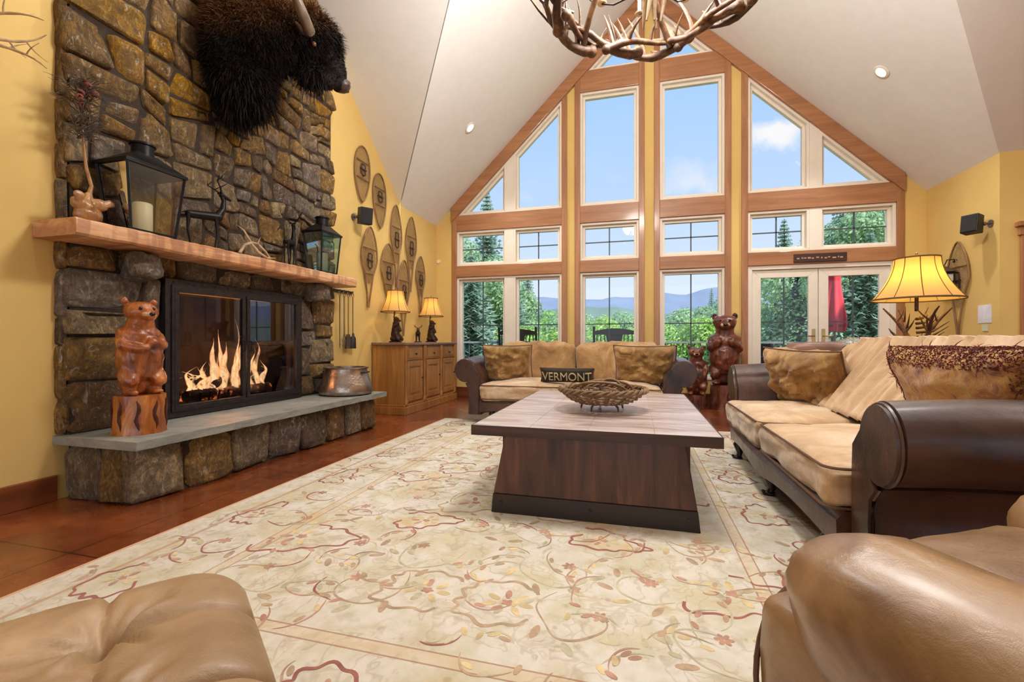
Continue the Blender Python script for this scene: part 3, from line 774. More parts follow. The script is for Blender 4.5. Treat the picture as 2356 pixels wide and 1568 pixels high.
pt_.location = (-2.97, 4.19, .385)
# ------------------------------------------------------------------ carved bears
def carved(name, dark, mid, light):
    t = NT(name); co = t.coord(); n = t.noise(t.coord((1, 1, .35)), 9, 6, .6, 1.5); n2 = t.noise(co, 3.5, 4, .6)
    c = t.ramp(n, [(.32, dark), (.5, mid), (.7, light)]); c = t.mix(t.ramp(n2, [(.35, .5), (.55, 0.0)]), c, dark)
    gr_ = t.noise(t.coord((1, 1, .12)), 60, 4, .6)
    t.bsdf(c, .32, t.bump(t.math('ADD', gr_, n), .45, .012), .5, 0, .35, .2); return t.m
M['bear1'] = carved('carved_honey_wood', srgb(96, 44, 16), srgb(170, 92, 40), srgb(214, 140, 78))
M['bear2'] = carved('carved_red_brown_wood', srgb(58, 26, 18), srgb(112, 56, 36), srgb(150, 88, 60))
M['bearface'] = plain('pale_carved_wood', srgb(200, 156, 118), .4, var=.2, scale=20)
M['stump'] = carved('carved_stump_bark', srgb(104, 42, 12), srgb(176, 98, 38), srgb(214, 146, 76))
M['stump2'] = carved('dark_stump', srgb(56, 26, 20), srgb(110, 58, 42), srgb(150, 96, 72))
M['nose'] = plain('black_gloss', srgb(18, 14, 14), .2)
def bear(name, label, loc, H, stumph, stumpr, face, mat, smat, pose='stand', group=None, wide=1.0, tilt=0.0):
    """a bear standing on a log; faces +X before the turn"""
    r = thing(name, (0, 0, 0), label, 'statue', group); h = H-stumph; b = MB(); W_ = wide
    P = lambda x, y, z: (x*h, y*h*W_, stumph+z*h)
    Rm = lambda a: Matrix.Rotation(a, 3, 'Y')
    b.ell(P(0, 0, .36), (h*.175, h*.185*W_, h*.26), None, 20, 14)          # belly
    b.ell(P(-.01, 0, .58), (h*.15, h*.175*W_, h*.16), None, 20, 12)         # chest
    b.cone(P(-.01, 0, .62), P(.02, 0, .80), h*.12*W_, h*.10*W_, 16)          # neck
    b.ell(P(.035, 0, .845), (h*.125, h*.135*W_, h*.105), Rm(tilt), 20, 14)   # head
    b.cone(P(.09, 0, .83), P(.20, 0, .80+tilt*.1), h*.070, h*.048, 14)       # muzzle
    for s in (-1, 1):
        b.ell(P(-.01, s*.115, .940), (h*.026, h*.042, h*.048), None, 12, 8)   # ears
        b.cone(P(-.02, s*.13, .62), P(.06, s*.155, .50), h*.062, h*.055, 12)  # upper arm
        if pose == 'belly':
            b.cone(P(.06, s*.155, .50), P(.165, s*.05, .50+.03*s), h*.052, h*.045, 12)
            b.ell(P(.175, s*.03, .505+.03*s), (h*.045, h*.05, h*.04), None, 12, 8)
        elif pose == 'paws':
            b.cone(P(.06, s*.165, .50), P(.15, s*.08, .57), h*.052, h*.048, 12)
            b.ell(P(.16, s*.075, .59), (h*.045, h*.048, h*.05), None, 12, 8)
        else:
            b.cone(P(.06, s*.165, .50), P(.09, s*.13, .36), h*.05, h*.045, 12)
        b.cone(P(.02, s*.10, .22), P(.09, s*.11, .15), h*.10, h*.075, 14)     # thighs
        b.cone(P(.06, s*.10, .15), P(.05, s*.10, .04), h*.068, h*.058, 12)    # shins
        b.ell(P(.10, s*.10, .03), (h*.085, h*.05, h*.034), None, 14, 8)       # feet
    b.ell(P(-.13, 0, .18), (h*.05, h*.05, h*.05), None, 10, 8)
    b.ell(P(-.04, 0, .12), (h*.12, h*.15*W_, h*.14), None, 14, 10)
    body = remesh(b, 'body', mat, r, h*.014, 2, h*.012, 20/h*.6)
    MB().ell(P(.245, 0, .815+tilt*.1), (h*.020, h*.028, h*.020), None, 12, 8).build('nose', M['nose'], r)
    for s in (-1, 1):
        MB().ell(P(.142, s*.052, .872), (h*.016, h*.016, h*.017), None, 10, 8).build('eye', M['nose'], r)
        e_ = MB().ell(P(.008, s*.115, .942), (h*.014, h*.026, h*.030), None, 10, 6); e_.build('inner_ear', M['nose'] if smat is not M['stump'] else mat, r)
        for kk in range(4):
            pass
    m_ = MB().ell(P(.178, 0, .812), (h*.066, h*.060, h*.036), Rm(.2), 16, 10)
    m_.build('pale_muzzle', M['bearface'], r)
    s_ = MB(); n_ = 40; vs = []; lv = 8
    for j in range(lv+1):
        z = stumph*j/lv
        for k in range(n_):
            a = 2*pi*k/n_; g_ = 1+.07*(abs(sin(a*4.5+.4*sin(j*.9)))-.5)+.04*noise.noise(V((cos(a)*2, sin(a)*2, j*.4)))+(.05 if j == 0 else 0)
            vs.append((stumpr*g_*cos(a), stumpr*g_*sin(a), z))
    fs = [(j*n_+k, j*n_+(k+1) % n_, (j+1)*n_+(k+1) % n_, (j+1)*n_+k) for j in range(lv) for k in range(n_)]+[tuple(range(lv*n_, lv*n_+n_)), tuple(range(n_))[::-1]]
    s_.add(vs, fs); s_.build('stump', smat, r, True, angle=35)
    # dark carved notches in the log
    nt_ = MB()
    for k in range(9):
        a = 2*pi*k/9+.2; pp = []
        for q in range(7):
            z = stumph*(.12+.76*q/6); rr = stumpr*1.0+.004; aa = a+.06*sin(q*1.4+k)
            pp.append((rr*cos(aa), rr*sin(aa), z))
        nt_.tube(pp, [.002, .008, .011, .007, .011, .008, .002], 6)
    nt_.build('bark_grooves', plain('groove_brown', srgb(70, 24, 8), .6), r)
    r.location = loc; r.rotation_euler = (0, 0, face); return r
bear('bear_statue', 'honey brown carved wooden bear on a grooved log at the hearth\'s left end', (-2.97, 2.11, .385), .84, .235, .128, radians(-12), M['bear1'], M['stump'], 'belly', wide=1.08)
bear('bear_statue', 'tall dark red-brown carved bear with pale muzzle by the post left of the glass doors', (1.20, 6.90, 0), 1.36, .34, .185, radians(-98), M['bear2'], M['stump2'], 'paws', wide=1.1)
bear('bear_statue', 'small dark carved bear on a stump between the loveseat and the taller bear', (.82, 6.83, 0), .90, .20, .12, radians(-95), M['bear2'], M['stump2'], 'hang', wide=1.1)

# ------------------------------------------------------------------ bison head
bi = thing('bison_head_mount', (-3.27, 3.0, 2.6), 'shaggy dark brown bison head and shoulder mount hanging on the stone chimney', 'animal trophy')
t = NT('bison_hide'); co = t.coord(); n = t.noise(co, 5, 6, .6, 1); sz = t.n('ShaderNodeSeparateXYZ'); t.l(co, sz.inputs[0])
c = t.ramp(n, [(.3, srgb(16, 11, 10)), (.6, srgb(32, 22, 18)), (.8, srgb(58, 38, 28))])
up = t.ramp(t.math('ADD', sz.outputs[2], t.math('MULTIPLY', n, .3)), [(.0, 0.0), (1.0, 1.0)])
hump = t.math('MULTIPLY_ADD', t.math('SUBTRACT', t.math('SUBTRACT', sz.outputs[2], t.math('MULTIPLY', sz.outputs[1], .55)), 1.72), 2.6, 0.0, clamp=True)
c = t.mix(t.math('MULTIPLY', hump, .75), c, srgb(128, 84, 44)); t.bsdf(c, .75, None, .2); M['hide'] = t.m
M['muzzle'] = plain('bison_muzzle_skin', srgb(74, 56, 50), .4, var=.3, scale=12, bump=.2)
M['horn'] = plain('bison_horn', srgb(112, 96, 80), .4, var=.35, scale=10, bump=.2)
b = MB()
b.ell((-3.12, 3.00, 3.32), (.20, .29, .46), None, 24, 16)       # shoulders on the stone
b.ell((-3.08, 2.99, 3.08), (.18, .23, .30), None, 20, 14)
b.ell((-3.12, 2.97, 2.90), (.12, .13, .17), None, 18, 12)      # chest mane point
b.cone((-3.04, 3.06, 3.45), (-2.86, 3.26, 3.56), .27, .22, 18)   # neck
b.ell((-2.77, 3.36, 3.62), (.19, .21, .20), None, 20, 14)      # crown
b.cone((-2.73, 3.48, 3.62), (-2.66, 3.60, 3.37), .165, .095, 18)    # face
b.ell((-2.64, 3.625, 3.32), (.082, .075, .068), None, 16, 12)    # muzzle
b.ell((-2.69, 3.50, 3.29), (.075, .10, .07), None, 14, 10)       # jaw
b.ell((-2.75, 3.38, 3.30), (.09, .10, .12), None, 14, 10)       # beard
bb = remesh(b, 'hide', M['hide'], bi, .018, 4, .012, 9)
MZ = V((-2.63, 3.64, 3.31))
def kp(p): return (p-MZ).length > .095
def ll(p):
    d = (p-MZ).length
    return .22 if d < .22 else (.5 if d < .32 else 1.0)
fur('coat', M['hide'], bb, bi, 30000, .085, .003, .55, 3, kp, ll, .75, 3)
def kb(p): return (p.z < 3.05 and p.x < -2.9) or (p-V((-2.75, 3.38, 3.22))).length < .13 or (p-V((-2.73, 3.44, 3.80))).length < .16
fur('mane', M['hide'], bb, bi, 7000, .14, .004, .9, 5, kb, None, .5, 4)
mz = MB().ell((-2.632, 3.642, 3.318), (.083, .074, .066), None, 20, 14); mz.build('muzzle', M['muzzle'], bi)
for c_ in ((-2.575, 3.665, 3.345), (-2.66, 3.715, 3.345)): MB().ell(c_, (.016, .022, .018), None, 10, 8).build('nostril', M['nose'], bi)
MB().tube([(-2.552, 3.63, 3.30), (-2.60, 3.706, 3.285), (-2.66, 3.712, 3.285)], .005, 6).build('mouth_line', M['nose'], bi)
hp = [(-2.63, 3.20, 3.53), (-2.58, 3.10, 3.54), (-2.555, 3.01, 3.58), (-2.555, 2.945, 3.66), (-2.58, 2.915, 3.76), (-2.61, 2.92, 3.85)]
hq = [(-2.92, 3.47, 3.60), (-3.0, 3.55, 3.61), (-3.05, 3.6, 3.66), (-3.06, 3.61, 3.75), (-3.03, 3.58, 3.86)]
def smooth_path(P_, n=4):
    P_ = [V(p_) for p_ in P_]
    for _ in range(2):
        Q_ = [P_[0]]
        for a_, b_ in zip(P_[:-1], P_[1:]): Q_ += [a_*.75+b_*.25, a_*.25+b_*.75]
        P_ = Q_+[P_[-1]]
    return P_
for H_ in (hp, hq):
    s_ = smooth_path(H_); MB().tube(s_, [.050*(1-k/(len(s_)-1))**.6+.003 for k in range(len(s_))], 14).build('horn', M['horn'], bi)
for ec in ((-2.605, 3.235, 3.44), (-2.80, 3.56, 3.50)):
    e_ = MB().ell(ec, (.020, .020, .020), None, 12, 8).build('eye', plain('amber_eye', srgb(96, 58, 40), .15), bi)
for er, er2 in (((-2.66, 3.14, 3.50), (-2.60, 3.02, 3.47)), ((-2.97, 3.44, 3.55), (-3.05, 3.52, 3.52))):
    MB().cone(er, er2, .034, .014, 10).build('ear', M['hide'], bi)

# ------------------------------------------------------------------ lanterns on the mantel
M['candle'] = plain('ivory_wax', srgb(236, 220, 176), .45, var=.03); M['wick'] = M['nose']
M['lglass'] = glass('lantern_glass', (.86, .9, .92, 1), .16); M['lglassb'] = glass('lantern_glass_blue', (.62, .80, .86, 1), .2)
def lantern(loc, bw, bd, tw, td, H, label, gl_, bail=False):
    r = thing('candle_lantern', (0, 0, 0), label, 'lantern', 'black metal lanterns on the mantel')
    f = MB(); f.box(-bd, bd, -bw, bw, 0, .018); e = .012
    def cor(z): k = z/H; return bd+(td-bd)*k, bw+(tw-bw)*k
    for sx_ in (-1, 1):
        for sy_ in (-1, 1):
            f.tube([(sx_*bd*.97, sy_*bw*.97, .01), (sx_*td*.97, sy_*tw*.97, H)], .010, 4)
    for sx_, sy_ in ((1, 0), (0, 1)):
        pass
    f.box(-td-.008, td+.008, -tw-.008, tw+.008, H-.012, H+.008)
    f.build('frame', M['black'], r, False)
    ro = MB(); h1 = .10; k_ = .34
    ro.hexa([(-td-.012, -tw-.012, H), (td+.012, -tw-.012, H), (td+.012, tw+.012, H), (-td-.012, tw+.012, H)],
            [(-td*k_, -tw*k_, H+h1), (td*k_, -tw*k_, H+h1), (td*k_, tw*k_, H+h1), (-td*k_, tw*k_, H+h1)])
    ro.build('roof', M['black'], r, False, .004)
    cp = MB().lathe([(0, H+.085), (.062, H+.085), (.062, H+.155), (.072, H+.157), (.072, H+.168), (.03, H+.185), (0, H+.187)], n=28); cp.build('chimney_cap', M['black'], r)
    g_ = MB()
    for a in range(4):
        if a == 0: q = [(bd*.95, -bw*.93, .02), (bd*.95, bw*.93, .02), (td*.95, tw*.93, H-.015), (td*.95, -tw*.93, H-.015)]
        elif a == 1: q = [(-bd*.95, -bw*.93, .02), (-bd*.95, bw*.93, .02), (-td*.95, tw*.93, H-.015), (-td*.95, -tw*.93, H-.015)]
        elif a == 2: q = [(-bd*.93, -bw*.95, .02), (bd*.93, -bw*.95, .02), (td*.93, -tw*.95, H-.015), (-td*.93, -tw*.95, H-.015)]
        else: q = [(-bd*.93, bw*.95, .02), (bd*.93, bw*.95, .02), (td*.93, tw*.95, H-.015), (-td*.93, tw*.95, H-.015)]
        g_.add(q, [(0, 1, 2, 3)])
    g_.build('glass_panes', gl_, r, False)
    if bail:
        MB().tube([(0, tw+.005, H*.9), (0, tw+.03, H*.86), (0, tw+.03, H*.45), (0, tw-.01, H*.42)], .006, 6).build('latch', M['black'], r)
    r.location = loc
    c = thing('candle', (loc[0], loc[1], loc[2]+.02), 'ivory pillar candle inside the %s' % ('big left lantern' if bw > .14 and not bail else 'right-hand lantern'), 'candle', 'pillar candles')
    MB().lathe([(0, 0), (.052, 0), (.054, .004), (.054, .185), (.048, .193), (.03, .186), (0, .184)], (loc[0], loc[1], loc[2]+.02), 28).build('wax', M['candle'], c)
    MB().tube([(loc[0], loc[1], loc[2]+.20), (loc[0]+.002, loc[1], loc[2]+.216)], .0015, 5).build('wick', M['wick'], c)
    return r
lantern((-3.13, 2.24, 1.641), .145, .105, .19, .135, .43, 'large black tapered lantern with a smoked roof at the left of the mantel', M['lglass'])
lantern((-3.12, 4.00, 1.641), .125, .085, .155, .115, .41, 'black lantern with bluish glass at the right end of the mantel', M['lglassb'], True)

# ------------------------------------------------------------------ wire-thin metal deer on the mantel
def deer(loc, label, rz, H=.48, neck=1.0, body_up=0.0):
    r = thing('deer_figurine', (0, 0, 0), label, 'figurine', 'slender metal deer on the mantel'); b = MB(); s = H/.5
    P = lambda x, y, z: (x*s, y*s, z*s)
    b.cone(P(-.10, 0, .235), P(.09, 0, .25), .028*s, .034*s, 10)
    b.tube([P(.09, 0, .26), P(.125, 0, .32), P(.13, 0, .38*neck), P(.115, 0, .42*neck)], [.03*s, .022*s, .015*s, .015*s], 10)
    b.cone(P(.115, 0, .425*neck), P(.175, 0, .40*neck), .02*s, .009*s, 10)
    for (x, y) in ((.085, .018), (.07, -.018), (-.095, .018), (-.11, -.018)):
        k = .02 if x > 0 else -.025
        b.tube([P(x, y, .24), P(x+k*.3, y*1.1, .13), P(x-k*.5, y*1.2, 0.004)], [.015*s, .007*s, .005*s], 8)
        b.ell(P(x-k*.5, y*1.2, .005), (.008*s, .006*s, .005*s), None, 8, 6)
    b.tube([P(-.12, 0, .25), P(-.15, 0, .235)], [.008*s, .003*s], 6)
    for sd in (-1, 1): b.ell(P(.10, sd*.02, .44*neck), (.006*s, .014*s, .010*s), None, 8, 6)
    b.build('body', M['black'], r)
    for sd in (-1, 1):
        a = MB(); pts = [P(.11, sd*.01, .435*neck), P(.085, sd*.05, .47*neck), P(.05, sd*.085, .50*neck), P(.06, sd*.11, .55*neck)]
        a.tube(pts, [.006*s, .0055*s, .0045*s, .001], 6)
        for i, (dx, dz) in enumerate(((.05, .03), (.05, .05))):
            p = V(pts[i+1]); a.tube([p, p+V((dx*.5*s, 0, dz*.6*s)), p+V((dx*s, sd*.01, dz*1.4*s))], [.005*s, .004*s, .001], 6)
        a.build('antler', M['black'], r)
    r.location = loc; r.rotation_euler = (0, 0, rz)
deer((-3.10, 2.66, 1.641), 'black metal deer figurine standing beside the big left lantern', radians(70), .50)
deer((-3.10, 3.52, 1.641), 'black metal deer figurine with raised head left of the bluish lantern', radians(115), .46, 1.05)
an = thing('shed_antler', (-3.08, 3.03, 1.645), 'pale forked shed antler lying on the mantel between the two deer', 'antler')
a = MB(); P0 = V((-3.06, 2.93, 1.655))
a.tube([(-3.06, 2.93, 1.655), (-3.06, 2.98, 1.73), (-3.07, 3.06, 1.765), (-3.08, 3.13, 1.77), (-3.08, 3.16, 1.83)], [.013, .012, .012, .009, .002], 8)
a.tube([(-3.07, 3.05, 1.765), (-3.08, 2.99, 1.85), (-3.09, 2.94, 1.88)], [.010, .007, .002], 8)
a.tube([(-3.08, 3.13, 1.77), (-3.06, 3.20, 1.71), (-3.05, 3.24, 1.655)], [.011, .009, .007], 8)
a.tube([(-3.07, 3.05, 1.76), (-3.04, 3.10, 1.69), (-3.03, 3.18, 1.655), (-3.03, 3.28, 1.672)], [.010, .011, .010, .002], 8)
a.build('beam', M['antlerp'], an)

# carved rabbit-like base with a twisted stem and dried twigs
M['twig'] = plain('dried_twig', srgb(92, 78, 66), .85, var=.4, scale=12); M['petal'] = plain('dried_petal', srgb(124, 70, 62), .9, var=.3)
M['carv'] = carved('pale_carving', srgb(110, 70, 36), srgb(170, 120, 72), srgb(206, 164, 112))
tw = thing('carved_wood_vase', (-3.16, 1.95, 1.641), 'carved light wood ornament with a tall stem at the left end of the mantel', 'ornament')
b = MB(); b.ell((-3.16, 1.95, 1.70), (.05, .075, .058), None, 16, 10).ell((-3.15, 1.90, 1.76), (.035, .045, .04), None, 14, 10).ell((-3.14, 2.0, 1.775), (.03, .045, .035), None, 14, 10)
b.cone((-3.15, 1.94, 1.74), (-3.16, 1.95, 1.82), .04, .02, 12).ell((-3.12, 1.88, 1.80), (.012, .03, .03), None, 10, 8).ell((-3.12, 2.04, 1.79), (.012, .03, .025), None, 10, 8)
remesh(b, 'carving', M['carv'], tw, .006, 3, .004, 30)
MB().tube([(-3.16, 1.95, 1.80), (-3.155, 1.965, 1.88), (-3.165, 1.945, 1.98), (-3.16, 1.93, 2.08), (-3.165, 1.925, 2.2)], [.016, .010, .009, .007, .006], 8).build('stem', M['carv'], tw)
br = thing('dried_flower_bunch', (-3.17, 1.93, 2.18), 'spiky bunch of dried twigs and dusty pink blooms above the carved ornament', 'dried flowers')
tm = MB(); rr = random.Random(4)
for k in range(230):
    z0 = rr.uniform(2.14, 2.5); d = V((rr.uniform(-.5, 1), rr.uniform(-1, 1), rr.uniform(-.35, .7))).normalized(); L = rr.uniform(.05, .16)
    p = V((-3.17+rr.uniform(-.03, .03), 1.93+rr.uniform(-.03, .03), z0)); q = p+d*L*.5+V((0, 0, .02)); e_ = p+d*L+V((0, 0, -.01))
    tm.tube([p, q, e_], [.003, .002, .0008], 4)
tm.tube([(-3.165, 1.925, 2.18), (-3.17, 1.93, 2.35), (-3.17, 1.92, 2.52)], [.006, .006, .003], 6)
tm.build('twigs', M['twig'], br, False)
for k in range(9):
    fm = MB()
    c = V((-3.12+rr.uniform(-.05, .05), 1.93+rr.uniform(-.09, .07), rr.uniform(2.30, 2.50)))
    for j in range(9):
        d = V((rr.uniform(-1, 1), rr.uniform(-1, 1), rr.uniform(-1, 1))).normalized(); fm.ell(c+d*.013, (.012, .012, .005), d.to_track_quat('Z', 'Y').to_matrix(), 8, 5)
    fm.build('bloom', M['petal'], br)

# ------------------------------------------------------------------ antler sconce on the near left wall
sc = thing('antler_sconce', (-3.33, 1.62, 2.6), 'antler wall sconce just inside the left edge of the photo', 'sconce')
a = MB(); rs_ = random.Random(3)
for k, (dy, dz, up_) in enumerate(((1, .25, -.5), (.8, -.2, .8), (.9, .6, -.3))): antler(a, (-3.30, 1.48, 2.5+.05*k), (.25, dy*.6, dz), (.3, .1, up_), .34, .013, 3, .5, rs_)
a.build('antlers', M['antlerp'], sc); MB().lathe([(0, 0), (.05, 0), (.05, .015), (0, .02)], (0, 0, 0), 20).xf(Matrix.Translation((-3.35, 1.46, 2.52)) @ Matrix.Rotation(pi/2, 4, 'Y')).build('backplate', M['iron'], sc)

# ------------------------------------------------------------------ snowshoes
M['ash'] = wood('bent_ash', srgb(104, 72, 42), srgb(160, 120, 76), 2, 7, .5, False)
M['lace'] = plain('rawhide_lacing', srgb(150, 122, 84), .7, var=.3, scale=20); M['strap'] = plain('dark_leather_binding', srgb(66, 38, 28), .6, var=.3)
def snowshoe(wall, u, zt, zb, hw, label, tail=True, tilt=0.0, cat='snowshoe', group='old snowshoes on the yellow wall'):
    """wall: function (u offset, z) -> xyz on the wall plane"""
    L = zt-zb; r = thing('snowshoe', wall(u, (zt+zb)/2, 0), label, cat, group)
    def W_(q):  # half width along the length, q=0 toe, 1 tail
        if tail:
            if q < .62: return hw*(sin(pi*min(1, (q/.62)*.78+.0)))**.62*1.0 if q < .4 else hw*(1-.55*((q-.4)/.22)**1.3)
            return hw*.45*(1-(q-.62)/.38)**1.2+.008
        return hw*max(0.0, sin(pi*min(1, q**.85)))**.55*(1-.15*q)
    qs = [1-cos(pi/2*k/10) for k in range(10)]+[.0+x for x in np.linspace(.16, 1, 26)]
    qs = sorted(set([0]+[round(float(q), 4) for q in qs if q > 0]))
    def pt(s, q, d=.018):
        z = zt-L*q; x = s*W_(q); return wall(u+x*cos(tilt)+(z-(zt+zb)/2)*sin(tilt), z, d)
    if tail: loop = [pt(-1, q) for q in qs[::-1]]+[pt(1, q) for q in qs[1:]]
    else: loop = [pt(-1, q) for q in qs[::-1]]+[pt(1, q) for q in qs[1:-1]]
    f = MB()
    if tail: f.tube(loop, .011, 8)
    else: f.closed(loop, .011, 8)
    f.build('frame', M['ash'], r)
    lim = .70 if tail else .97; q1, q2 = .27, .58
    for q in (q1, q2): MB().tube([pt(-1, q, .014), pt(1, q, .014)], .010, 6).build('crossbar', M['ash'], r)
    l = MB(); n_ = 15
    for (a, b, dens) in ((.015, q1, 7), (q1, q2, 9), (q2, lim, 7)):
        for k in range(-dens, dens+1):
            for sl in (-1, 1):
                pts = []
                for j in range(9):
                    q = a+(b-a)*j/8; x = (k/dens)*hw+sl*(j/8-.5)*hw*1.1
                    if abs(x) < W_(q)*.97:
                        z = zt-L*q; pts.append(wall(u+x*cos(tilt)+(z-(zt+zb)/2)*sin(tilt), z, .012))
                    else:
                        if len(pts) > 1: l.tube(pts, .0022, 3, False)
                        pts = []
                if len(pts) > 1: l.tube(pts, .0022, 3, False)
    l.build('webbing', M['lace'], r, False)
    bd = MB()
    za, zb_ = zt-L*.34, zt-L*.50
    pa = lambda x, z: wall(u+x+(z-(zt+zb)/2)*sin(tilt), z, .028)
    bd.tube([pa(-.04, za), pa(-.045, zb_), pa(0, zb_-.02), pa(.045, zb_), pa(.04, za), pa(0, za+.01), pa(-.04, za)], .011, 6, True, .6); bd.tube([pa(-.055, (za+zb_)/2), pa(.055, (za+zb_)/2)], .013, 6)
    bd.build('binding', M['strap'], r); return r
wL = lambda u, z, d: (XL+.012+d, u, z)
wR = lambda u, z, d: (XR-.012-d, u, z)
for (u, zt, zb, hw, tail, tl, lab) in ((5.02, 3.40, 2.70, .17, False, .03, 'rounded tailless snowshoe, highest and nearest the chimney'), (5.42, 3.19, 2.47, .165, False, -.03, 'rounded tailless snowshoe second highest, between the speaker and the ceiling'),
    (5.17, 2.43, 1.38, .18, True, .04, 'long-tailed snowshoe hanging lowest beside the black speaker'), (5.64, 2.30, 1.34, .19, True, 0, 'tailed snowshoe partly behind the nearer sideboard lamp shade'),
    (5.86, 2.90, 1.72, .15, True, -.02, 'narrow tailed snowshoe in the middle of the upper row'), (6.30, 2.85, 1.70, .165, True, .03, 'tailed snowshoe farthest along the upper row'),
    (6.07, 2.15, 1.02, .17, True, .02, 'tailed snowshoe whose tip hangs between the two sideboard lamps'), (6.62, 2.30, 1.40, .15, True, 0, 'tailed snowshoe above the farther sideboard lamp')):
    snowshoe(wL, u, zt, zb, hw, lab, tail, tl)
snowshoe(wR, 6.62, 2.13, 1.03, .19, 'single snowshoe hanging on the right wall behind the big lampshade', True, 0, group='snowshoe on the right wall')
# small lantern-style sconce hanging on that snowshoe
ls = thing('lantern_sconce', (XR-.12, 6.68, 1.62), 'small black lantern sconce with bright glass hung over the right-hand snowshoe', 'sconce')
MB().box(XR-.21, XR-.06, 6.60, 6.76, 1.56, 1.575).box(XR-.21, XR-.06, 6.60, 6.76, 1.76, 1.78).tube([(XR-.205, 6.605, 1.57), (XR-.205, 6.605, 1.77)], .007, 4).tube([(XR-.205, 6.755, 1.57), (XR-.205, 6.755, 1.77)], .007, 4).tube([(XR-.065, 6.755, 1.57), (XR-.065, 6.755, 1.77)], .007, 4).tube([(XR-.065, 6.605, 1.57), (XR-.065, 6.605, 1.77)], .007, 4).build('frame', M['black'], ls, False)
MB().hexa([(XR-.23, 6.58, 1.78), (XR-.04, 6.58, 1.78), (XR-.04, 6.78, 1.78), (XR-.23, 6.78, 1.78)], [(XR-.15, 6.66, 1.85), (XR-.12, 6.66, 1.85), (XR-.12, 6.70, 1.85), (XR-.15, 6.70, 1.85)]).build('roof', M['steel'], ls, False)
MB().box(XR-.195, XR-.075, 6.615, 6.745, 1.58, 1.75).build('glass', M['lglass'], ls, False)
MB().cyl((XR-.135, 6.68), .03, 1.58, 1.68).build('candle_tube', M['candle'], ls)
MB().tube([(XR-.135, 6.68, 1.85), (XR-.10, 6.68, 1.93), (XR-.02, 6.68, 1.93)], .006, 6).tube([(XR-.04, 6.68, 1.9), (XR-.004, 6.68, 1.93)], .012, 6).build('arm', M['black'], ls)

# ------------------------------------------------------------------ wall speakers, thermostat, switch plate
def speaker(x, y, z, s, label):
    r = thing('wall_speaker', (x, y, z), label, 'speaker', 'small black wall speakers')
    cx = x+s*.17; R_ = Matrix.Translation((cx, y, z)) @ Matrix.Rotation(radians(s*-35), 4, 'Z') @ Matrix.Rotation(radians(8), 4, 'Y')
    MB().box(-.06, .06, -.075, .075, -.10, .10).xf(R_).build('cabinet', M['blackp'], r, False, .008)
    MB().box(.06*s, .066*s, -.066, .066, -.09, .09).xf(R_).build('grille', plain('speaker_cloth', srgb(40, 38, 38), .9), r, False)
    MB().tube([(x, y, z), (x+s*.05, y, z), (cx-s*.05, y, z)], .012, 8).ell((x+s*.06, y, z), (.022,)*3).build('bracket', M['steel'], r)
    MB().cyl((0, 0), .04, 0, .012).xf(Matrix.Translation((x, y, z)) @ Matrix.Rotation(s*pi/2, 4, 'Y')).build('wall_plate', M['steel'], r)
speaker(XL, 4.86, 2.47, 1, 'small black speaker on the left wall beside the snowshoes')
speaker(XR, 6.14, 2.23, -1, 'small black speaker high on the right wall')
th = MB().cyl((0, 0), .035, 0, .02, 24, .03).xf(Matrix.Translation((-3.31, YG, 2.33)) @ Matrix.Rotation(pi/2, 4, 'X')); tag(th.build('motion_sensor', M['white'], None), 'tiny cream round sensor in the far left corner of the room', 'sensor')
sw = thing('notice_card', (XR-.004, 6.22, 1.24), 'white printed card taped to the right wall right of the snowshoe', 'card')
MB().box(XR-.006, XR-.001, 6.13, 6.33, 1.15, 1.35).build('card', plain('white_paper', srgb(232, 232, 244), .6), sw, False)
MB().box(XR-.010, XR-.001, 6.18, 6.26, 1.06, 1.13).build('lower_tab', plain('pale_green_tab', srgb(206, 214, 186), .6), sw, False)
# sign on the beam above the doors: a dark board with a pale worn motif, illegible in the photo
sg = thing('wooden_sign', (2.47, YG-.05, 2.11), 'narrow dark wooden sign with worn pale lettering on the beam above the glass doors', 'sign')
MB().box(2.155, 2.80, YG-.06, YG-.04, 2.055, 2.175).build('board', wood('dark_board', srgb(50, 26, 20), srgb(82, 44, 32), 0, 6, .6, False), sg, False, .004)
x = 2.19; MK = plain('faded_cream', srgb(176, 150, 120), .8); rr = random.Random(9)
while x < 2.76:
    w_ = rr.uniform(.015, .05); z_ = 2.115+rr.uniform(-.008, .008); lm = MB().box(x, x+w_, YG-.0625, YG-.06, z_-.012, z_+.012*rr.uniform(.3, 1)); lm.build('faded_mark', MK, sg, False); x += w_+rr.uniform(.008, .03)


# ------------------------------------------------------------------ sideboard with lamps and a figurine
M['oak'] = wood('honey_oak', srgb(132, 84, 34), srgb(186, 130, 68), 2, 6, .4, False, .2)
M['oakside'] = M['oak']
sb = thing('sideboard', (-3.08, 6.1, 0), 'honey wood sideboard with three panelled doors against the left wall', 'sideboard')
sx0, sx1, sy0, sy1 = -3.33, -2.87, 5.25, 6.93
MB().box(sx0, sx1, sy0, sy1, .13, .895).build('body', M['oak'], sb, False, .004)
MB().box(sx0, sx1+.035, sy0-.03, sy1+.03, .0, .10).box(sx0, sx1+.022, sy0-.018, sy1+.018, .10, .13).build('plinth', M['oak'], sb, False, .006)
MB().box(sx0, sx1+.04, sy0-.03, sy1+.03, .895, .93).build('top', wood('worn_top', srgb(110, 76, 56), srgb(150, 116, 92), 1, 5, .3, False, .3), sb, False, .008)
nb = 3; bw_ = (sy1-sy0)/nb
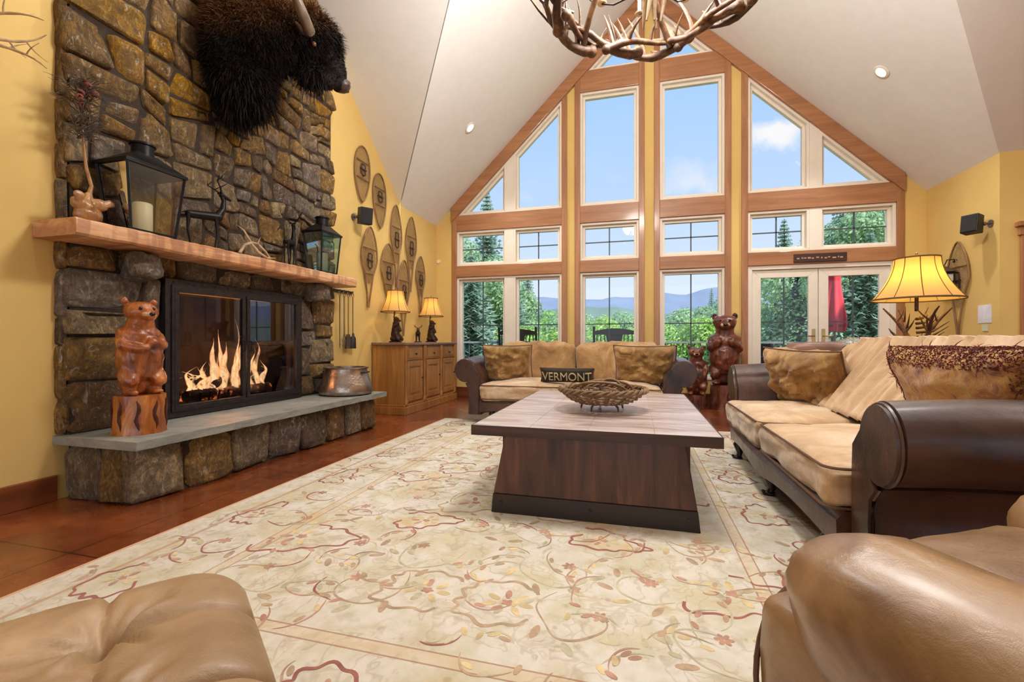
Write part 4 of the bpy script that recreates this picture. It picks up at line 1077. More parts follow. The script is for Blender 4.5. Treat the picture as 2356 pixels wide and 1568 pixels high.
for k in range(nb):
    a = sy0+bw_*k+.06; b = sy0+bw_*(k+1)-.06
    d = MB(); d.box(sx1, sx1+.018, a, b, .70, .86); q = d.build('drawer', M['oak'], sb, False, .006)
    MB().box(sx1+.018, sx1+.024, a+.03, b-.03, .725, .835).build('drawer_panel', M['oak'], q, False, .004)
    MB().ell((sx1+.036, (a+b)/2, .78), (.014, .014, .014)).build('knob', M['iron'], q)
    d = MB(); z0, z1 = .16, .68; d.box(sx1, sx1+.02, a, b, z0, z0+.07).box(sx1, sx1+.02, a, b, z1-.07, z1).box(sx1, sx1+.02, a, a+.065, z0+.07, z1-.07).box(sx1, sx1+.02, b-.065, b, z0+.07, z1-.07)
    d.box(sx1, sx1+.008, a+.065, b-.065, z0+.07, z1-.07); d.box(sx1, sx1+.015, a+.09, b-.09, z0+.10, z1-.10)
    q = d.build('door', M['oak'], sb, False, .004); MB().ell((sx1+.032, b-.03, .45), (.012, .012, .012)).build('knob', M['iron'], q)
for k in range(nb+1):
    y = sy0+bw_*k+(.03 if k == 0 else (-.03 if k == nb else 0))
    c_ = MB().lathe([(.0, .13), (.028, .13), (.028, .18), (.018, .2), (.024, .3), (.015, .45), (.024, .62), (.018, .68), (.028, .70), (.028, .86), (.03, .89), (0, .89)], (sx1+.012, y, 0), 16); c_.build('turned_column', M['oak'], sb)

def shade_mat(name, c, glow, st):
    t = NT(name); co = t.coord(); n = t.noise(co, 6, 3)
    d = t.n('ShaderNodeBsdfDiffuse'); d.inputs[0].default_value = c; tl = t.n('ShaderNodeBsdfTranslucent'); tl.inputs[0].default_value = glow
    mx = t.n('ShaderNodeMixShader'); mx.inputs[0].default_value = .55; t.l(d.outputs[0], mx.inputs[1]); t.l(tl.outputs[0], mx.inputs[2]); t.l(mx.outputs[0], t.out.inputs[0]); return t.m
M['shade'] = shade_mat('parchment_shade', srgb(236, 206, 150), srgb(255, 206, 90), 1); M['shadetrim'] = plain('shade_braid', srgb(110, 76, 40), .8)
M['bulb'] = emis('warm_bulb', (1, .72, .36, 1), 10); M['bronze'] = plain('dark_bronze', srgb(62, 38, 28), .4, .5, var=.3, bump=.2)
def bell_shade(r, z0, z1, r0, r1, n=10, ribs=True):
    m = MB(); H = z1-z0; prof = []
    for k in range(13):
        q = k/12; rr_ = r0+(r1-r0)*(1-(1-q)**1.9); prof.append((rr_, z0+H*q))
    m.lathe(prof, n=48); m.build('shade', M['shade'], r)
    MB().lathe([(r0-.003, z0), (r0+.004, z0-.004), (r0+.004, z0+.008), (r0-.002, z0+.01), (r0-.003, z0)], n=48).build('shade_hem', M['shadetrim'], r); MB().lathe([(r1-.003, z1-.006), (r1+.004, z1-.006), (r1+.004, z1+.004), (r1-.003, z1+.004), (r1-.003, z1-.006)], n=48).build('shade_rim', M['shadetrim'], r)
    if ribs:
        m = MB()
        for k in range(n):
            a = 2*pi*k/n; m.tube([((q[0]+.002)*cos(a), (q[0]+.002)*sin(a), q[1]) for q in prof], .0028, 4)
        m.build('shade_ribs', M['shadetrim'], r)
    MB().ell((0, 0, z0+H*.5), (.028, .028, .038)).build('bulb', M['bulb'], r)
    MB().tube([(0, 0, z0-.03), (0, 0, z0+H*.38)], .008, 8).build('socket', M['brass'], r)
    MB().tube([(r1, 0, z1-.004), (0, 0, z1-.002), (-r1, 0, z1-.004)], .003, 5).tube([(0, 0, z1-.004), (0, 0, z1+.03)], .004, 5).ell((0, 0, z1+.035), (.009, .009, .012)).build('finial', M['brass'], r)
LAMPS = []
def small_lamp(y, label, e):
    r = thing('table_lamp', (0, 0, 0), label, 'lamp', 'bear-based lamps on the sideboard')
    b = MB(); b.ell((0, 0, .05), (.07, .07, .05)).cone((.0, 0, .10), (.01, 0, .25), .06, .045).ell((.015, 0, .30), (.04, .038, .04)).cone((.04, 0, .295), (.07, 0, .285), .02, .013).cone((.02, .05, .22), (.06, .03, .16), .02, .016).cone((.02, -.05, .22), (.06, -.03, .26), .02, .016).ell((-.005, .028, .335), (.01, .012, .014)).ell((-.005, -.028, .335), (.01, .012, .014)).cone((.03, .04, .09), (.07, .05, .04), .03, .022).cone((.03, -.04, .09), (.07, -.05, .04), .03, .022)
    remesh(b, 'bear_base', M['bronze'], r, .006, 3, .003, 40)
    MB().lathe([(0, 0), (.085, 0), (.085, .012), (.07, .02), (0, .02)], n=28).build('foot', M['bronze'], r)
    MB().tube([(-.02, 0, .3), (-.015, 0, .40), (0, 0, .44)], .008, 8).build('stem', M['bronze'], r)
    bell_shade(r, .40, .68, .19, .105, 8)
    r.location = (-3.06, y, .93); LAMPS.append(((-3.06, y, .93+.53), e))
small_lamp(5.37, 'lit parchment-shaded lamp at the near end of the sideboard', 1); small_lamp(6.45, 'lit parchment-shaded lamp at the far end of the sideboard', 1)
fg = thing('moose_figurine', (0, 0, 0), 'small dark bronze antlered animal figurine between the two sideboard lamps', 'figurine')
b = MB(); b.cone((-.05, 0, .12), (.05, 0, .13), .032, .036).cone((.06, 0, .15), (.10, 0, .19), .022, .018).cone((.10, 0, .19), (.135, 0, .165), .018, .012)
for (x, y) in ((.055, .018), (.045, -.018), (-.055, .018), (-.065, -.018)): b.tube([(x, y, .12), (x*1.1, y*1.1, .06), (x*1.2, y*1.2, .012)], [.014, .009, .007], 8)
b.build('body', M['bronze'], fg); MB().box(-.11, .11, -.05, .05, 0, .014).build('base', M['bronze'], fg, False, .003)
for s in (-1, 1):
    a = MB().tube([(.10, s*.008, .205), (.09, s*.04, .22), (.08, s*.065, .25)], [.005, .006, .001], 6).tube([(.09, s*.04, .22), (.10, s*.05, .255)], [.004, .001], 5); a.build('antler', M['bronze'], fg)
fg.location = (-3.03, 5.95, .93); fg.rotation_euler = (0, 0, radians(-60))

# ------------------------------------------------------------------ antler chandelier
CH = V((.105, 3.0, 3.20)); ch = thing('antler_chandelier', tuple(CH), 'large ring chandelier of interwoven antlers hanging from the ceiling ridge', 'chandelier')
cr = random.Random(21); R_ = .66; NA = 11
for k in range(NA):
    a = 2*pi*k/NA; a2 = a+2*pi/NA*1.7; m = MB(); pts = []; rs = []
    for j in range(13):
        q = j/12; aa = a+(a2-a)*q; rad = R_+.06*sin(q*pi)*(-1 if k % 2 else 1)+cr.uniform(-.006, .006)
        pts.append(CH+V((rad*cos(aa), rad*sin(aa), .035*sin(q*2*pi+k)+.05*q-.02))); rs.append(.038*(1-.6*q)*(1+.1*sin(q*20)))
    m.tube(pts, rs, 8); m.ell(pts[0], (.046,)*3, None, 8, 6)
    for i, L in ((2, .20), (4, .17), (6, .26), (8, .20), (10, .16)):
        p = pts[i]; o_ = V((p.x-CH.x, p.y-CH.y, 0)).normalized(); sg_ = cr.choice((-1, 1, 1)); d = (V((0, 0, 1))*cr.uniform(.4, 1.1)+o_*cr.uniform(-.3, .9)*sg_).normalized(); tn = (pts[i+1]-pts[i]).normalized()
        m.tube([p+d*(L*q)+tn*(L*.5*q*q)+V((0, 0, L*.3*q*q)) for q in (0, .3, .6, .85, 1)], [rs[i]*.72, rs[i]*.6, rs[i]*.48, rs[i]*.3, .0015], 6)
    m.build('ring_antler', M['antler'], ch)
for k in range(7):
    a = 2*pi*k/7+.35; m = MB(); pts = []; rs = []
    for j in range(13):
        q = j/12; aa = a-1.15*q; rad = R_+.05*cos(q*5+k)-.05; pts.append(CH+V((rad*cos(aa), rad*sin(aa), -.05+.12*q+.03*sin(q*6)))); rs.append(.030*(1-.7*q))
    m.tube(pts, rs, 10); m.ell(pts[0], (.036,)*3, None, 10, 8)
    for i, L in ((3, .18), (6, .22), (9, .16)):
        p = pts[i]; o_ = V((p.x-CH.x, p.y-CH.y, 0)).normalized(); d = (V((0, 0, 1))*cr.uniform(.5, 1)+o_*cr.uniform(-.9, .6)).normalized(); tn = (pts[i+1]-pts[i]).normalized()
        m.tube([p+d*(L*q)+tn*(L*.5*q*q) for q in (0, .3, .6, .85, 1)], [rs[i]*.7, rs[i]*.6, rs[i]*.45, rs[i]*.3, .0015], 7)
    m.build('ring_antler', M['antler'], ch)
for k in range(6):           # uprights leaning in to the hub
    a = 2*pi*k/6+.3; m = MB(); pts = []
    for j in range(11):
        q = j/10; rad = R_*(1-q)+.07*q; pts.append(CH+V((rad*cos(a+.4*q), rad*sin(a+.4*q), -.02+.75*q**.8-.12*sin(q*pi))))
    m.tube(pts, [.024*(1-.5*q/10) for q in range(11)], 8)
    for i in (3, 6):
        p = pts[i]; d = V((cos(a+1.2*(1 if i == 3 else -1)), sin(a+1.2*(1 if i == 3 else -1)), .8)).normalized(); m.tube([p, p+d*.09+V((0, 0, -.01)), p+d*.17+V((0, 0, .03))], [.012, .008, .001], 6)
    m.build('arm_antler', M['antler'], ch)
m = MB()
for k in range(5):
    a = 2*pi*k/5; pts = [CH+V(((.045+.03*sin(q*.9+k))*cos(a+q*.25), (.045+.03*sin(q*.9+k))*sin(a+q*.25), -.24+q*.14)) for q in range(10)]
    m.tube(pts, [.006, .018, .024, .026, .026, .026, .026, .024, .02, .008], 8)
m.build('hub_antlers', M['antlerp'], ch)
MB().tube([CH+V((0, 0, .1)), (CH.x, CH.y, ZR-.02)], .012, 8).build('hanging_rod', M['iron'], ch)
MB().lathe([(0, 0), (.09, 0), (.07, .03), (0, .035)], (CH.x, CH.y, ZR-.045), 24).build('ceiling_canopy', M['iron'], ch)
for k in range(8):
    a = 2*pi*k/8+.2; p = CH+V((.40*cos(a), .40*sin(a), .10)); m = MB()
    m.lathe([(0, 0), (.03, .0), (.035, .008), (.013, .012), (.013, .085), (0, .085)], tuple(p), 14); m.build('candle_socket', M['candle'], ch)
    m = MB().lathe([(0, .085), (.010, .09), (.017, .115), (.012, .145), (.002, .17), (0, .171)], tuple(p), 12); m.build('flame_bulb', M['bulb'], ch)
    p2 = CH+V((.40*cos(a), .40*sin(a), .10)); MB().tube([p2, p2+V((-.1*cos(a), -.1*sin(a), -.06)), CH+V((.05*cos(a), .05*sin(a), .0))], .006, 6).build('lamp_arm', M['iron'], ch)
# ------------------------------------------------------------------ rug
RX0, RX1, RY0, RY1 = -2.24, 1.04, .65, 5.12; IX0, IX1, IY0, IY1 = -1.66, .46, 1.23, 4.54
t = NT('floral_rug'); co = t.coord()
nv = t.n('ShaderNodeTexNoise'); t.l(co, nv.inputs['Vector']); nv.inputs['Scale'].default_value = 4.2; nv.inputs['Detail'].default_value = 3
sb = t.n('ShaderNodeVectorMath', operation='SUBTRACT'); t.l(nv.outputs['Color'], sb.inputs[0]); sb.inputs[1].default_value = (.5, .5, .5)
sc = t.n('ShaderNodeVectorMath', operation='SCALE'); t.l(sb.outputs[0], sc.inputs[0]); sc.inputs['Scale'].default_value = .42
ad = t.n('ShaderNodeVectorMath', operation='ADD'); t.l(co, ad.inputs[0]); t.l(sc.outputs[0], ad.inputs[1]); wv = ad.outputs[0]
nf = t.noise(co, 3.2, 5, .6); nf2 = t.noise(co, 11, 5, .6)
col = t.ramp(nf, [(.3, srgb(208, 202, 184)), (.45, srgb(224, 218, 206)), (.58, srgb(210, 202, 178)), (.72, srgb(214, 194, 156))])
col = t.mix(t.ramp(nf2, [(.45, 0.0), (.7, .5)]), col, srgb(186, 178, 140))
def iso(vec, sc_, lev, wd, soft, det=1.5, dist=.9):
    n_ = t.noise(vec, sc_, det, .5, dist); return t.ramp(t.math('ABSOLUTE', t.math('SUBTRACT', n_, lev)), [(wd, 1.0), (wd+soft, 0.0)])
msk = t.noise(co, 2.3, 2)
l1 = t.math('MULTIPLY', iso(wv, 1.5, .5, .004, .005, 1.0, .3), t.ramp(msk, [(.40, 0.0), (.47, 1.0)]))
l2 = t.math('MAXIMUM', iso(wv, 2.6, .44, .004, .007, 2, .4), iso(wv, 4.5, .60, .007, .012, 2, .4))
l3 = t.math('MULTIPLY', iso(wv, 8.5, .5, .014, .02, 2), t.ramp(t.noise(co, 4.1, 2), [(.48, 0.0), (.56, 1.0)]))
v3 = t.voro(wv, 7.5, 'F1', .9)
fl_ = t.math('MULTIPLY', t.ramp(v3.outputs['Distance'], [(.12, 1.0), (.24, 0.0)]), t.ramp(t.noise(co, 3.7, 2), [(.52, 0.0), (.60, 1.0)]))
fl2 = t.math('MULTIPLY', t.ramp(t.voro(co, 17, 'F1', 1).outputs['Distance'], [(.14, 1.0), (.26, 0.0)]), t.ramp(nf2, [(.5, 0.0), (.6, .9)]))
gd = t.ramp(t.voro(wv, 2.6, 'F1', 1).outputs['Distance'], [(.14, .6), (.34, 0.0)])
col = t.mix(t.math('MULTIPLY', gd, t.ramp(t.noise(co, 2.9, 2), [(.45, 0.0), (.55, 1.0)])), col, srgb(206, 176, 112))
col = t.mix(t.math('MULTIPLY', l2, .28), col, srgb(158, 140, 108))
col = t.mix(t.math('MULTIPLY', l3, .22), col, srgb(176, 120, 92))
col = t.mix(t.math('MULTIPLY', fl2, .45), col, srgb(164, 134, 92))
col = t.mix(t.math('MULTIPLY', fl_, .22), col, srgb(176, 108, 84))
sx = t.n('ShaderNodeSeparateXYZ'); t.l(co, sx.inputs[0])
def bandd(x0, x1, y0, y1):
    ax = t.math('SUBTRACT', t.math('ABSOLUTE', t.math('SUBTRACT', sx.outputs[0], (x0+x1)/2)), (x1-x0)/2)
    ay = t.math('SUBTRACT', t.math('ABSOLUTE', t.math('SUBTRACT', sx.outputs[1], (y0+y1)/2)), (y1-y0)/2)
    return t.math('MAXIMUM', ax, ay)
d = bandd(IX0, IX1, IY0, IY1); ab = t.math('ABSOLUTE', d)
col = t.mix(t.ramp(ab, [(.022, .35), (.026, 0.0)]), col, srgb(214, 184, 136))
col = t.mix(t.math('MULTIPLY', t.math('COMPARE', ab, .026, .0032), .7), col, srgb(158, 104, 80))
d2 = t.math('ABSOLUTE', bandd(RX0+.17, RX1-.17, RY0+.17, RY1-.17))
col = t.mix(t.ramp(d2, [(.008, .7), (.012, 0.0)]), col, srgb(186, 140, 104))
d3 = bandd(RX0, RX1, RY0, RY1); col = t.mix(t.math('GREATER_THAN', d3, -.018), col, srgb(214, 168, 132))
pile = t.noise(co, 320, 3, .7); t.bsdf(col, .95, t.bump(t.math('ADD', pile, nf2), .35, .006), .1, 0, 0, .2, .25); M['rug'] = t.m
rq = random.Random(19)
def yarn(name, c):
    t = NT(name); co = t.coord(); n = t.noise(co, 14, 4, .6); c1 = tuple(x*.8 for x in c[:3])+(1,); c2 = tuple(min(1, x*1.25) for x in c[:3])+(1,)
    t.bsdf(t.ramp(n, [(.35, c1), (.65, c2)]), .95, t.bump(t.noise(co, 320, 3, .7), .35, .006), .1, 0, 0, .2, .25); return t.m
YM = [yarn('yarn_red', srgb(158, 100, 88)), yarn('yarn_olive', srgb(192, 184, 154)), yarn('yarn_gold', srgb(210, 190, 144)), yarn('yarn_rust', srgb(186, 144, 122)), yarn('yarn_tan', srgb(182, 156, 128))]
RB = [MB() for _ in YM]; ZL = [.0136]
def ribbon(mi, pts, w, taper=True, closed=False):
    n = len(pts); vs = []; z = ZL[0]; ZL[0] += 2e-7
    for i, p in enumerate(pts):
        a = pts[i-1] if (i or closed) else pts[i]; b = pts[(i+1) % n] if (i < n-1 or closed) else pts[i]
        dx, dy = b[0]-a[0], b[1]-a[1]; L = max(1e-6, sqrt(dx*dx+dy*dy)); q = i/(n-1)
        ww = w*(sin(pi*min(.98, max(.02, q)))**.5 if taper else 1)*(.75+.5*noise.noise(V((p[0]*9, p[1]*9, mi)))+.25)/1.0*.5
        x0 = min(max(p[0], RX0+.03), RX1-.03); y0 = min(max(p[1], RY0+.03), RY1-.03)
        vs += [(x0-dy/L*ww, y0+dx/L*ww, z), (x0+dy/L*ww, y0-dx/L*ww, z)]
    fs = [(2*i, 2*i+1, 2*i+3, 2*i+2) for i in range(n-1)]+([(2*n-2, 2*n-1, 1, 0)] if closed else []); RB[mi].add(vs, fs)
def blob2(mi, cx, cy, rx, ry, rot, k=0, amp=0.0):
    n = 22; z = ZL[0]; ZL[0] += 2e-7; vs = []
    for i in range(n):
        a = 2*pi*i/n; r = 1+amp*cos(k*a); x, y = rx*r*cos(a), ry*r*sin(a); vs.append((cx+x*cos(rot)-y*sin(rot), cy+x*sin(rot)+y*cos(rot), z))
    if all(RX0+.03 < v[0] < RX1-.03 and RY0+.03 < v[1] < RY1-.03 for v in vs): RB[mi].add(vs, [tuple(range(n))])
def wob(x, y, s): return (x+.03*noise.noise(V((x*7, y*7, s))), y+.03*noise.noise(V((x*7, y*7, s+5))))
def palmette(cx, cy, R, rot, mi, s):
    n = 84; a0 = rq.uniform(0, 6); span = rq.uniform(.62, .95)*2*pi; pts = []
    for i in range(n):
        a = a0+span*i/(n-1); r = R*(1+.16*cos(3*a)+.07*cos(11*a+s)); x, y = r*1.25*cos(a), r*.8*sin(a); pts.append(wob(cx+x*cos(rot)-y*sin(rot), cy+x*sin(rot)+y*cos(rot), s))
    ribbon(mi, pts, .013, False)
    for k in range(7): a = 2*pi*k/7+s; blob2(rq.choice((1, 2, 2, 3)), cx+R*.42*cos(a), cy+R*.32*sin(a), R*.17, R*.08, a)
    blob2(3, cx, cy, R*.14, R*.11, 0, 5, .2)
def scroll(cx, cy, R, a0, sg, mi, s):
    pts = []
    for i in range(60):
        q = i/59; a = a0+sg*q*4.6; r = R*(1-.72*q); pts.append(wob(cx+r*cos(a), cy+r*sin(a), s))
    ribbon(mi, pts, .009)
    for k in (8, 18, 28, 40):
        p = pts[k]; a = a0+sg*k/59*4.6; blob2(rq.choice((1, 1, 2, 4)), p[0]+.045*cos(a), p[1]+.045*sin(a), .035, .014, a+.8*sg)
    e = pts[-1]
    for k in range(6): a = k*pi/3; blob2(3, e[0]+.017*cos(a), e[1]+.017*sin(a), .014, .008, a)
def sprig(cx, cy, s):
    L = rq.uniform(.10, .22); a = rq.uniform(0, 6); pts = [wob(cx+L*q*cos(a+q), cy+L*q*sin(a+q), s) for q in [i/12 for i in range(13)]]; ribbon(rq.choice((0, 4, 1, 3)), pts, .008)
    for k in (4, 8, 12): blob2(rq.choice((1, 2, 3, 4)), pts[k][0]+.02*cos(a+2), pts[k][1]+.02*sin(a+2), .022, .010, a+k)
xm = (IX0+IX1)/2
y_ = IY0+.30; row = 0
while y_ < IY1-.05:      # mirrored field
    for k in range(3):
        dx = .14+.34*k+(.17 if row % 2 else 0)+rq.uniform(-.05, .05)
        if dx > (IX1-xm)-.1: continue
        yy = y_+rq.uniform(-.06, .06); kind = (k+row) % 3; R = rq.uniform(.13, .19); ro = rq.uniform(-.6, .6); s = rq.uniform(0, 50); mi = rq.choice((0, 0, 4)); a0 = rq.uniform(0, 6); st_ = rq.getstate()
        for sg in (1, -1):
            rq.setstate(st_)
            if kind == 0: palmette(xm+sg*dx, yy, R, ro*sg, mi, s)
            elif kind == 1: scroll(xm+sg*dx, yy, R, a0 if sg > 0 else pi-a0, sg, rq.choice((4, 4, 0, 1)), s)
            else:
                scroll(xm+sg*dx, yy, R*.9, a0 if sg > 0 else pi-a0, -sg, 1, s); sprig(xm+sg*dx, yy, s)
    y_ += .33; row += 1
for _ in range(300): sprig(rq.uniform(RX0+.1, RX1-.1), rq.uniform(RY0+.1, RY1-.1), rq.uniform(0, 50))
def border_run(x0, y0, x1, y1):
    L = sqrt((x1-x0)**2+(y1-y0)**2); n = int(L/.34); d = ((x1-x0)/L, (y1-y0)/L)
    for k in range(n+1):
        q = k/n; cx, cy = x0+(x1-x0)*q, y0+(y1-y0)*q; sd = 1 if k % 2 else -1; off = .05*sd
        if k % 2: palmette(cx-d[1]*off, cy+d[0]*off, .12, atan2(d[1], d[0]), 0, k*1.3)
        else: scroll(cx-d[1]*off, cy+d[0]*off, .13, atan2(d[1], d[0])+1.5*sd, sd, rq.choice((0, 4)), k*1.7)
mx0, mx1, my0, my1 = (RX0+IX0)/2+.04, (RX1+IX1)/2-.04, (RY0+IY0)/2+.04, (RY1+IY1)/2-.04
border_run(mx0, my0, mx0, my1); border_run(mx1, my0, mx1, my1); border_run(mx0, my0, mx1, my0); border_run(mx0, my1, mx1, my1)
rg = MB(); rg.box(RX0, RX1, RY0, RY1, .001, .013); idx = [0]*6
for k, b_ in enumerate(RB): rg.add(b_.v, b_.f); idx += [k+1]*len(b_.f)
me = bpy.data.meshes.new('area_rug'); me.from_pydata(rg.v, [], rg.f)
for m_ in [M['rug']]+YM: me.materials.append(m_)
for pl_, i_ in zip(me.polygons, idx): pl_.material_index = i_
ro_ = bpy.data.objects.new('area_rug', me); COL.objects.link(ro_); tag(ro_, 'large cream rug with faded red and gold floral vines under the coffee table', 'rug')

# ------------------------------------------------------------------ coffee table
t = NT('glare_paled_plank_wood'); co = t.coord((.9, 7, 7)); n = t.noise(co, 2.5, 7, .62, .9)
t.bsdf(t.ramp(n, [(.3, srgb(116, 92, 80)), (.5, srgb(182, 160, 150)), (.7, srgb(214, 200, 192))]), t.ramp(n, [(.3, .36), (.7, .5)]), t.bump(n, .12, .01), 1.0, 0, 1.0, .36); M['tabletop'] = t.m  # window glare on the dark top is painted in as paler wood tones
t = NT('dark_panel_wood'); co = t.coord((7, 7, .9)); n = t.noise(co, 1.9, 7, .62, .9)
t.bsdf(t.ramp(n, [(.3, srgb(46, 26, 20)), (.5, srgb(80, 46, 34)), (.7, srgb(112, 70, 50))]), .42, t.bump(n, .25, .012), .5, 0, .15, .3); M['panel'] = t.m
ct = thing('coffee_table', (-.23, 3.27, 0), 'long low dark wood coffee table with a broad plank top and tapering plank ends', 'coffee table')
TX0, TX1, TY0, TY1, TZ = -.87, .40, 2.36, 4.18, .49
MB().box(TX0, TX1, TY0-.006, TY0+.002, TZ-.056, TZ-.002).box(TX0, TX1, TY1-.002, TY1+.006, TZ-.056, TZ-.002).box(TX0-.006, TX0, TY0-.006, TY1+.006, TZ-.056, TZ-.002).box(TX1, TX1+.006, TY0-.006, TY1+.006, TZ-.056, TZ-.002).build('dark_edge', wood('dark_edge_wood', srgb(40, 26, 22), srgb(84, 56, 44), 0, 6, .5, False), ct, False)
y = TY0; TXs = [TX0, TX0+.32, TX0+.63, TX0+.96, TX1]
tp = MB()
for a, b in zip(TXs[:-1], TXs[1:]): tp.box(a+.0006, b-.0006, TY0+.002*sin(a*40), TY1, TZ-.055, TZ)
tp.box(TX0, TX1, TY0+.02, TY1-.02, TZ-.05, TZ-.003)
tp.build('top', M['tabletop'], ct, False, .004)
for (ya, yb) in ((2.38, 2.44), (4.10, 4.16)):
    m = MB(); m.hexa([(-.742, ya, .115), (.278, ya, .115), (.278, yb, .115), (-.742, yb, .115)], [(-.69, ya, TZ-.056), (.238, ya, TZ-.056), (.238, yb, TZ-.056), (-.69, yb, TZ-.056)])
    m.v = [(-.756 if (i % 8 in (0, 3) and i < 4) else (.293 if i in (1, 2) else v[0]), v[1], v[2]) for i, v in enumerate(m.v)]
    m.build('end_panel', M['panel'], ct, False, .004)
    MB().hexa([(-.765, ya-.01, .014), (.305, ya-.01, .014), (.305, yb, .014), (-.765, yb, .014)], [(-.757, ya-.006, .115), (.294, ya-.006, .115), (.294, yb, .115), (-.757, yb, .115)]).build('foot_rail', wood('near_black_wood', srgb(28, 18, 16), srgb(52, 32, 26), 0, 5, .4, False), ct, False, .003)
for xs in ((-.72, -.66), (.205, .265)):
    MB().box(xs[0], xs[1], 2.44, 4.10, .115, TZ-.056).build('side_panel', M['panel'], ct, False, .003)
for x in (-.71, -.23, .25): MB().cyl((0, 0), .009, 0, .004, 12).xf(Matrix.Translation((x, 2.372, .07)) @ Matrix.Rotation(pi/2, 4, 'X')).build('bolt', M['iron'], ct)

# woven antler-and-vine basket
bk = thing('vine_basket', (0, 0, 0), 'low round woven vine basket with arched handles in the middle of the coffee table', 'basket')
M['vine'] = plain('woven_vine', srgb(126, 98, 66), .6, var=.4, scale=18, bump=.4); M['vined'] = plain('dark_vine', srgb(84, 58, 40), .65, var=.4, scale=18)
w_ = MB(); rb = random.Random(2)
for k in range(11):
    q = k/10; R1 = .12+.17*q**.7; z = .055+.085*q**1.6; n_ = 72
    w_.closed([((R1+.005*sin(t_*2*pi/n_*14+pi*k))*cos(2*pi*t_/n_), (R1+.005*sin(t_*2*pi/n_*14+pi*k))*sin(2*pi*t_/n_), z+.006*cos(t_*2*pi/n_*14+pi*k)) for t_ in range(n_)], .0075, 6)
w_.lathe([(0, .05), (.13, .052), (.135, .058)], n=36); w_.build('woven_bowl', M['vine'], bk)
w2 = MB()
for k in range(14):
    a = 2*pi*k/14; w2.tube([((.11+.18*q**.7)*cos(a), (.11+.18*q**.7)*sin(a), .05+.09*q**1.6+.004) for q in (0, .25, .5, .75, 1.02)], .006, 5)
w2.build('ribs', M['vined'], bk)
w3 = MB()
for s in range(3): w3.closed([((.295+.012*cos(11*2*pi*j/90+s*2.1))*cos(2*pi*j/90), (.295+.012*cos(11*2*pi*j/90+s*2.1))*sin(2*pi*j/90), .148+.012*sin(11*2*pi*j/90+s*2.1)) for j in range(90)], .010, 6)
w3.build('twisted_rim', M['vine'], bk)
for s in (-1, 1):
    m = MB(); m.tube([(s*.02+.20*cos(a)*.9, s*.09+.05*cos(a*2), .135+.075*sin(a)) for a in [pi*j/14 for j in range(15)]], .010, 8)
    m.build('handle', M['vine'], bk)
m = MB(); m.closed([(.05+.07*cos(a), .02, .165+.055*sin(a)) for a in [2*pi*j/20 for j in range(20)]], .009, 7); m.build('looped_vine', M['vine'], bk)
m = MB()
for k in range(26):
    a = rb.uniform(0, 2*pi); p = V((.2*cos(a)*rb.random(), .2*sin(a)*rb.random(), .09)); q = p+V((rb.uniform(-.1, .1), rb.uniform(-.1, .1), rb.uniform(.0, .05)))
    m.tube([p, (p+q)/2+V((0, 0, .03)), q], .006, 5)
m.build('loose_vines', M['vined'], bk)
for k in range(5):
    a = 2*pi*k/5+.5; MB().tube([(.12*cos(a), .12*sin(a), .055), (.15*cos(a), .15*sin(a), .03), (.155*cos(a), .155*sin(a), .002)], [.010, .008, .006], 6).build('foot', M['vined'], bk)
bk.location = (-.215, 3.10, TZ+.001); bk.scale = (.95, .95, .92)

# ------------------------------------------------------------------ upholstery
M['lea'] = leather('dark_brown_leather', srgb(34, 22, 19), srgb(98, 66, 53), .32, 2.2, .3)
M['leatop'] = leather('worn_brown_leather', srgb(98, 62, 46), srgb(158, 112, 86), .36, 2.5, .3)
M['tan'] = leather('tan_leather', srgb(116, 82, 52), srgb(186, 150, 108), .30, 2.4, .45, .25)
M['tufttan'] = leather('pale_tan_leather', srgb(140, 108, 72), srgb(192, 162, 126), .42, 3.2, .15, .3)
M['suede'] = suede('gold_suede', [(.3, srgb(122, 88, 48)), (.5, srgb(170, 130, 80)), (.68, srgb(208, 174, 128))], 2.6)
M['suedep'] = suede('pale_suede_seat', [(.3, srgb(160, 124, 84)), (.5, srgb(198, 166, 128)), (.7, srgb(224, 202, 174))], 2.4)
M['suedeb'] = suede('ochre_suede_pillow', [(.3, srgb(98, 66, 30)), (.5, srgb(152, 114, 60)), (.68, srgb(204, 168, 110))], 5)
M['pipe'] = plain('brown_piping', srgb(98, 66, 42), .6)
M['footw'] = plain('carved_dark_foot', srgb(30, 20, 18), .35, var=.3)

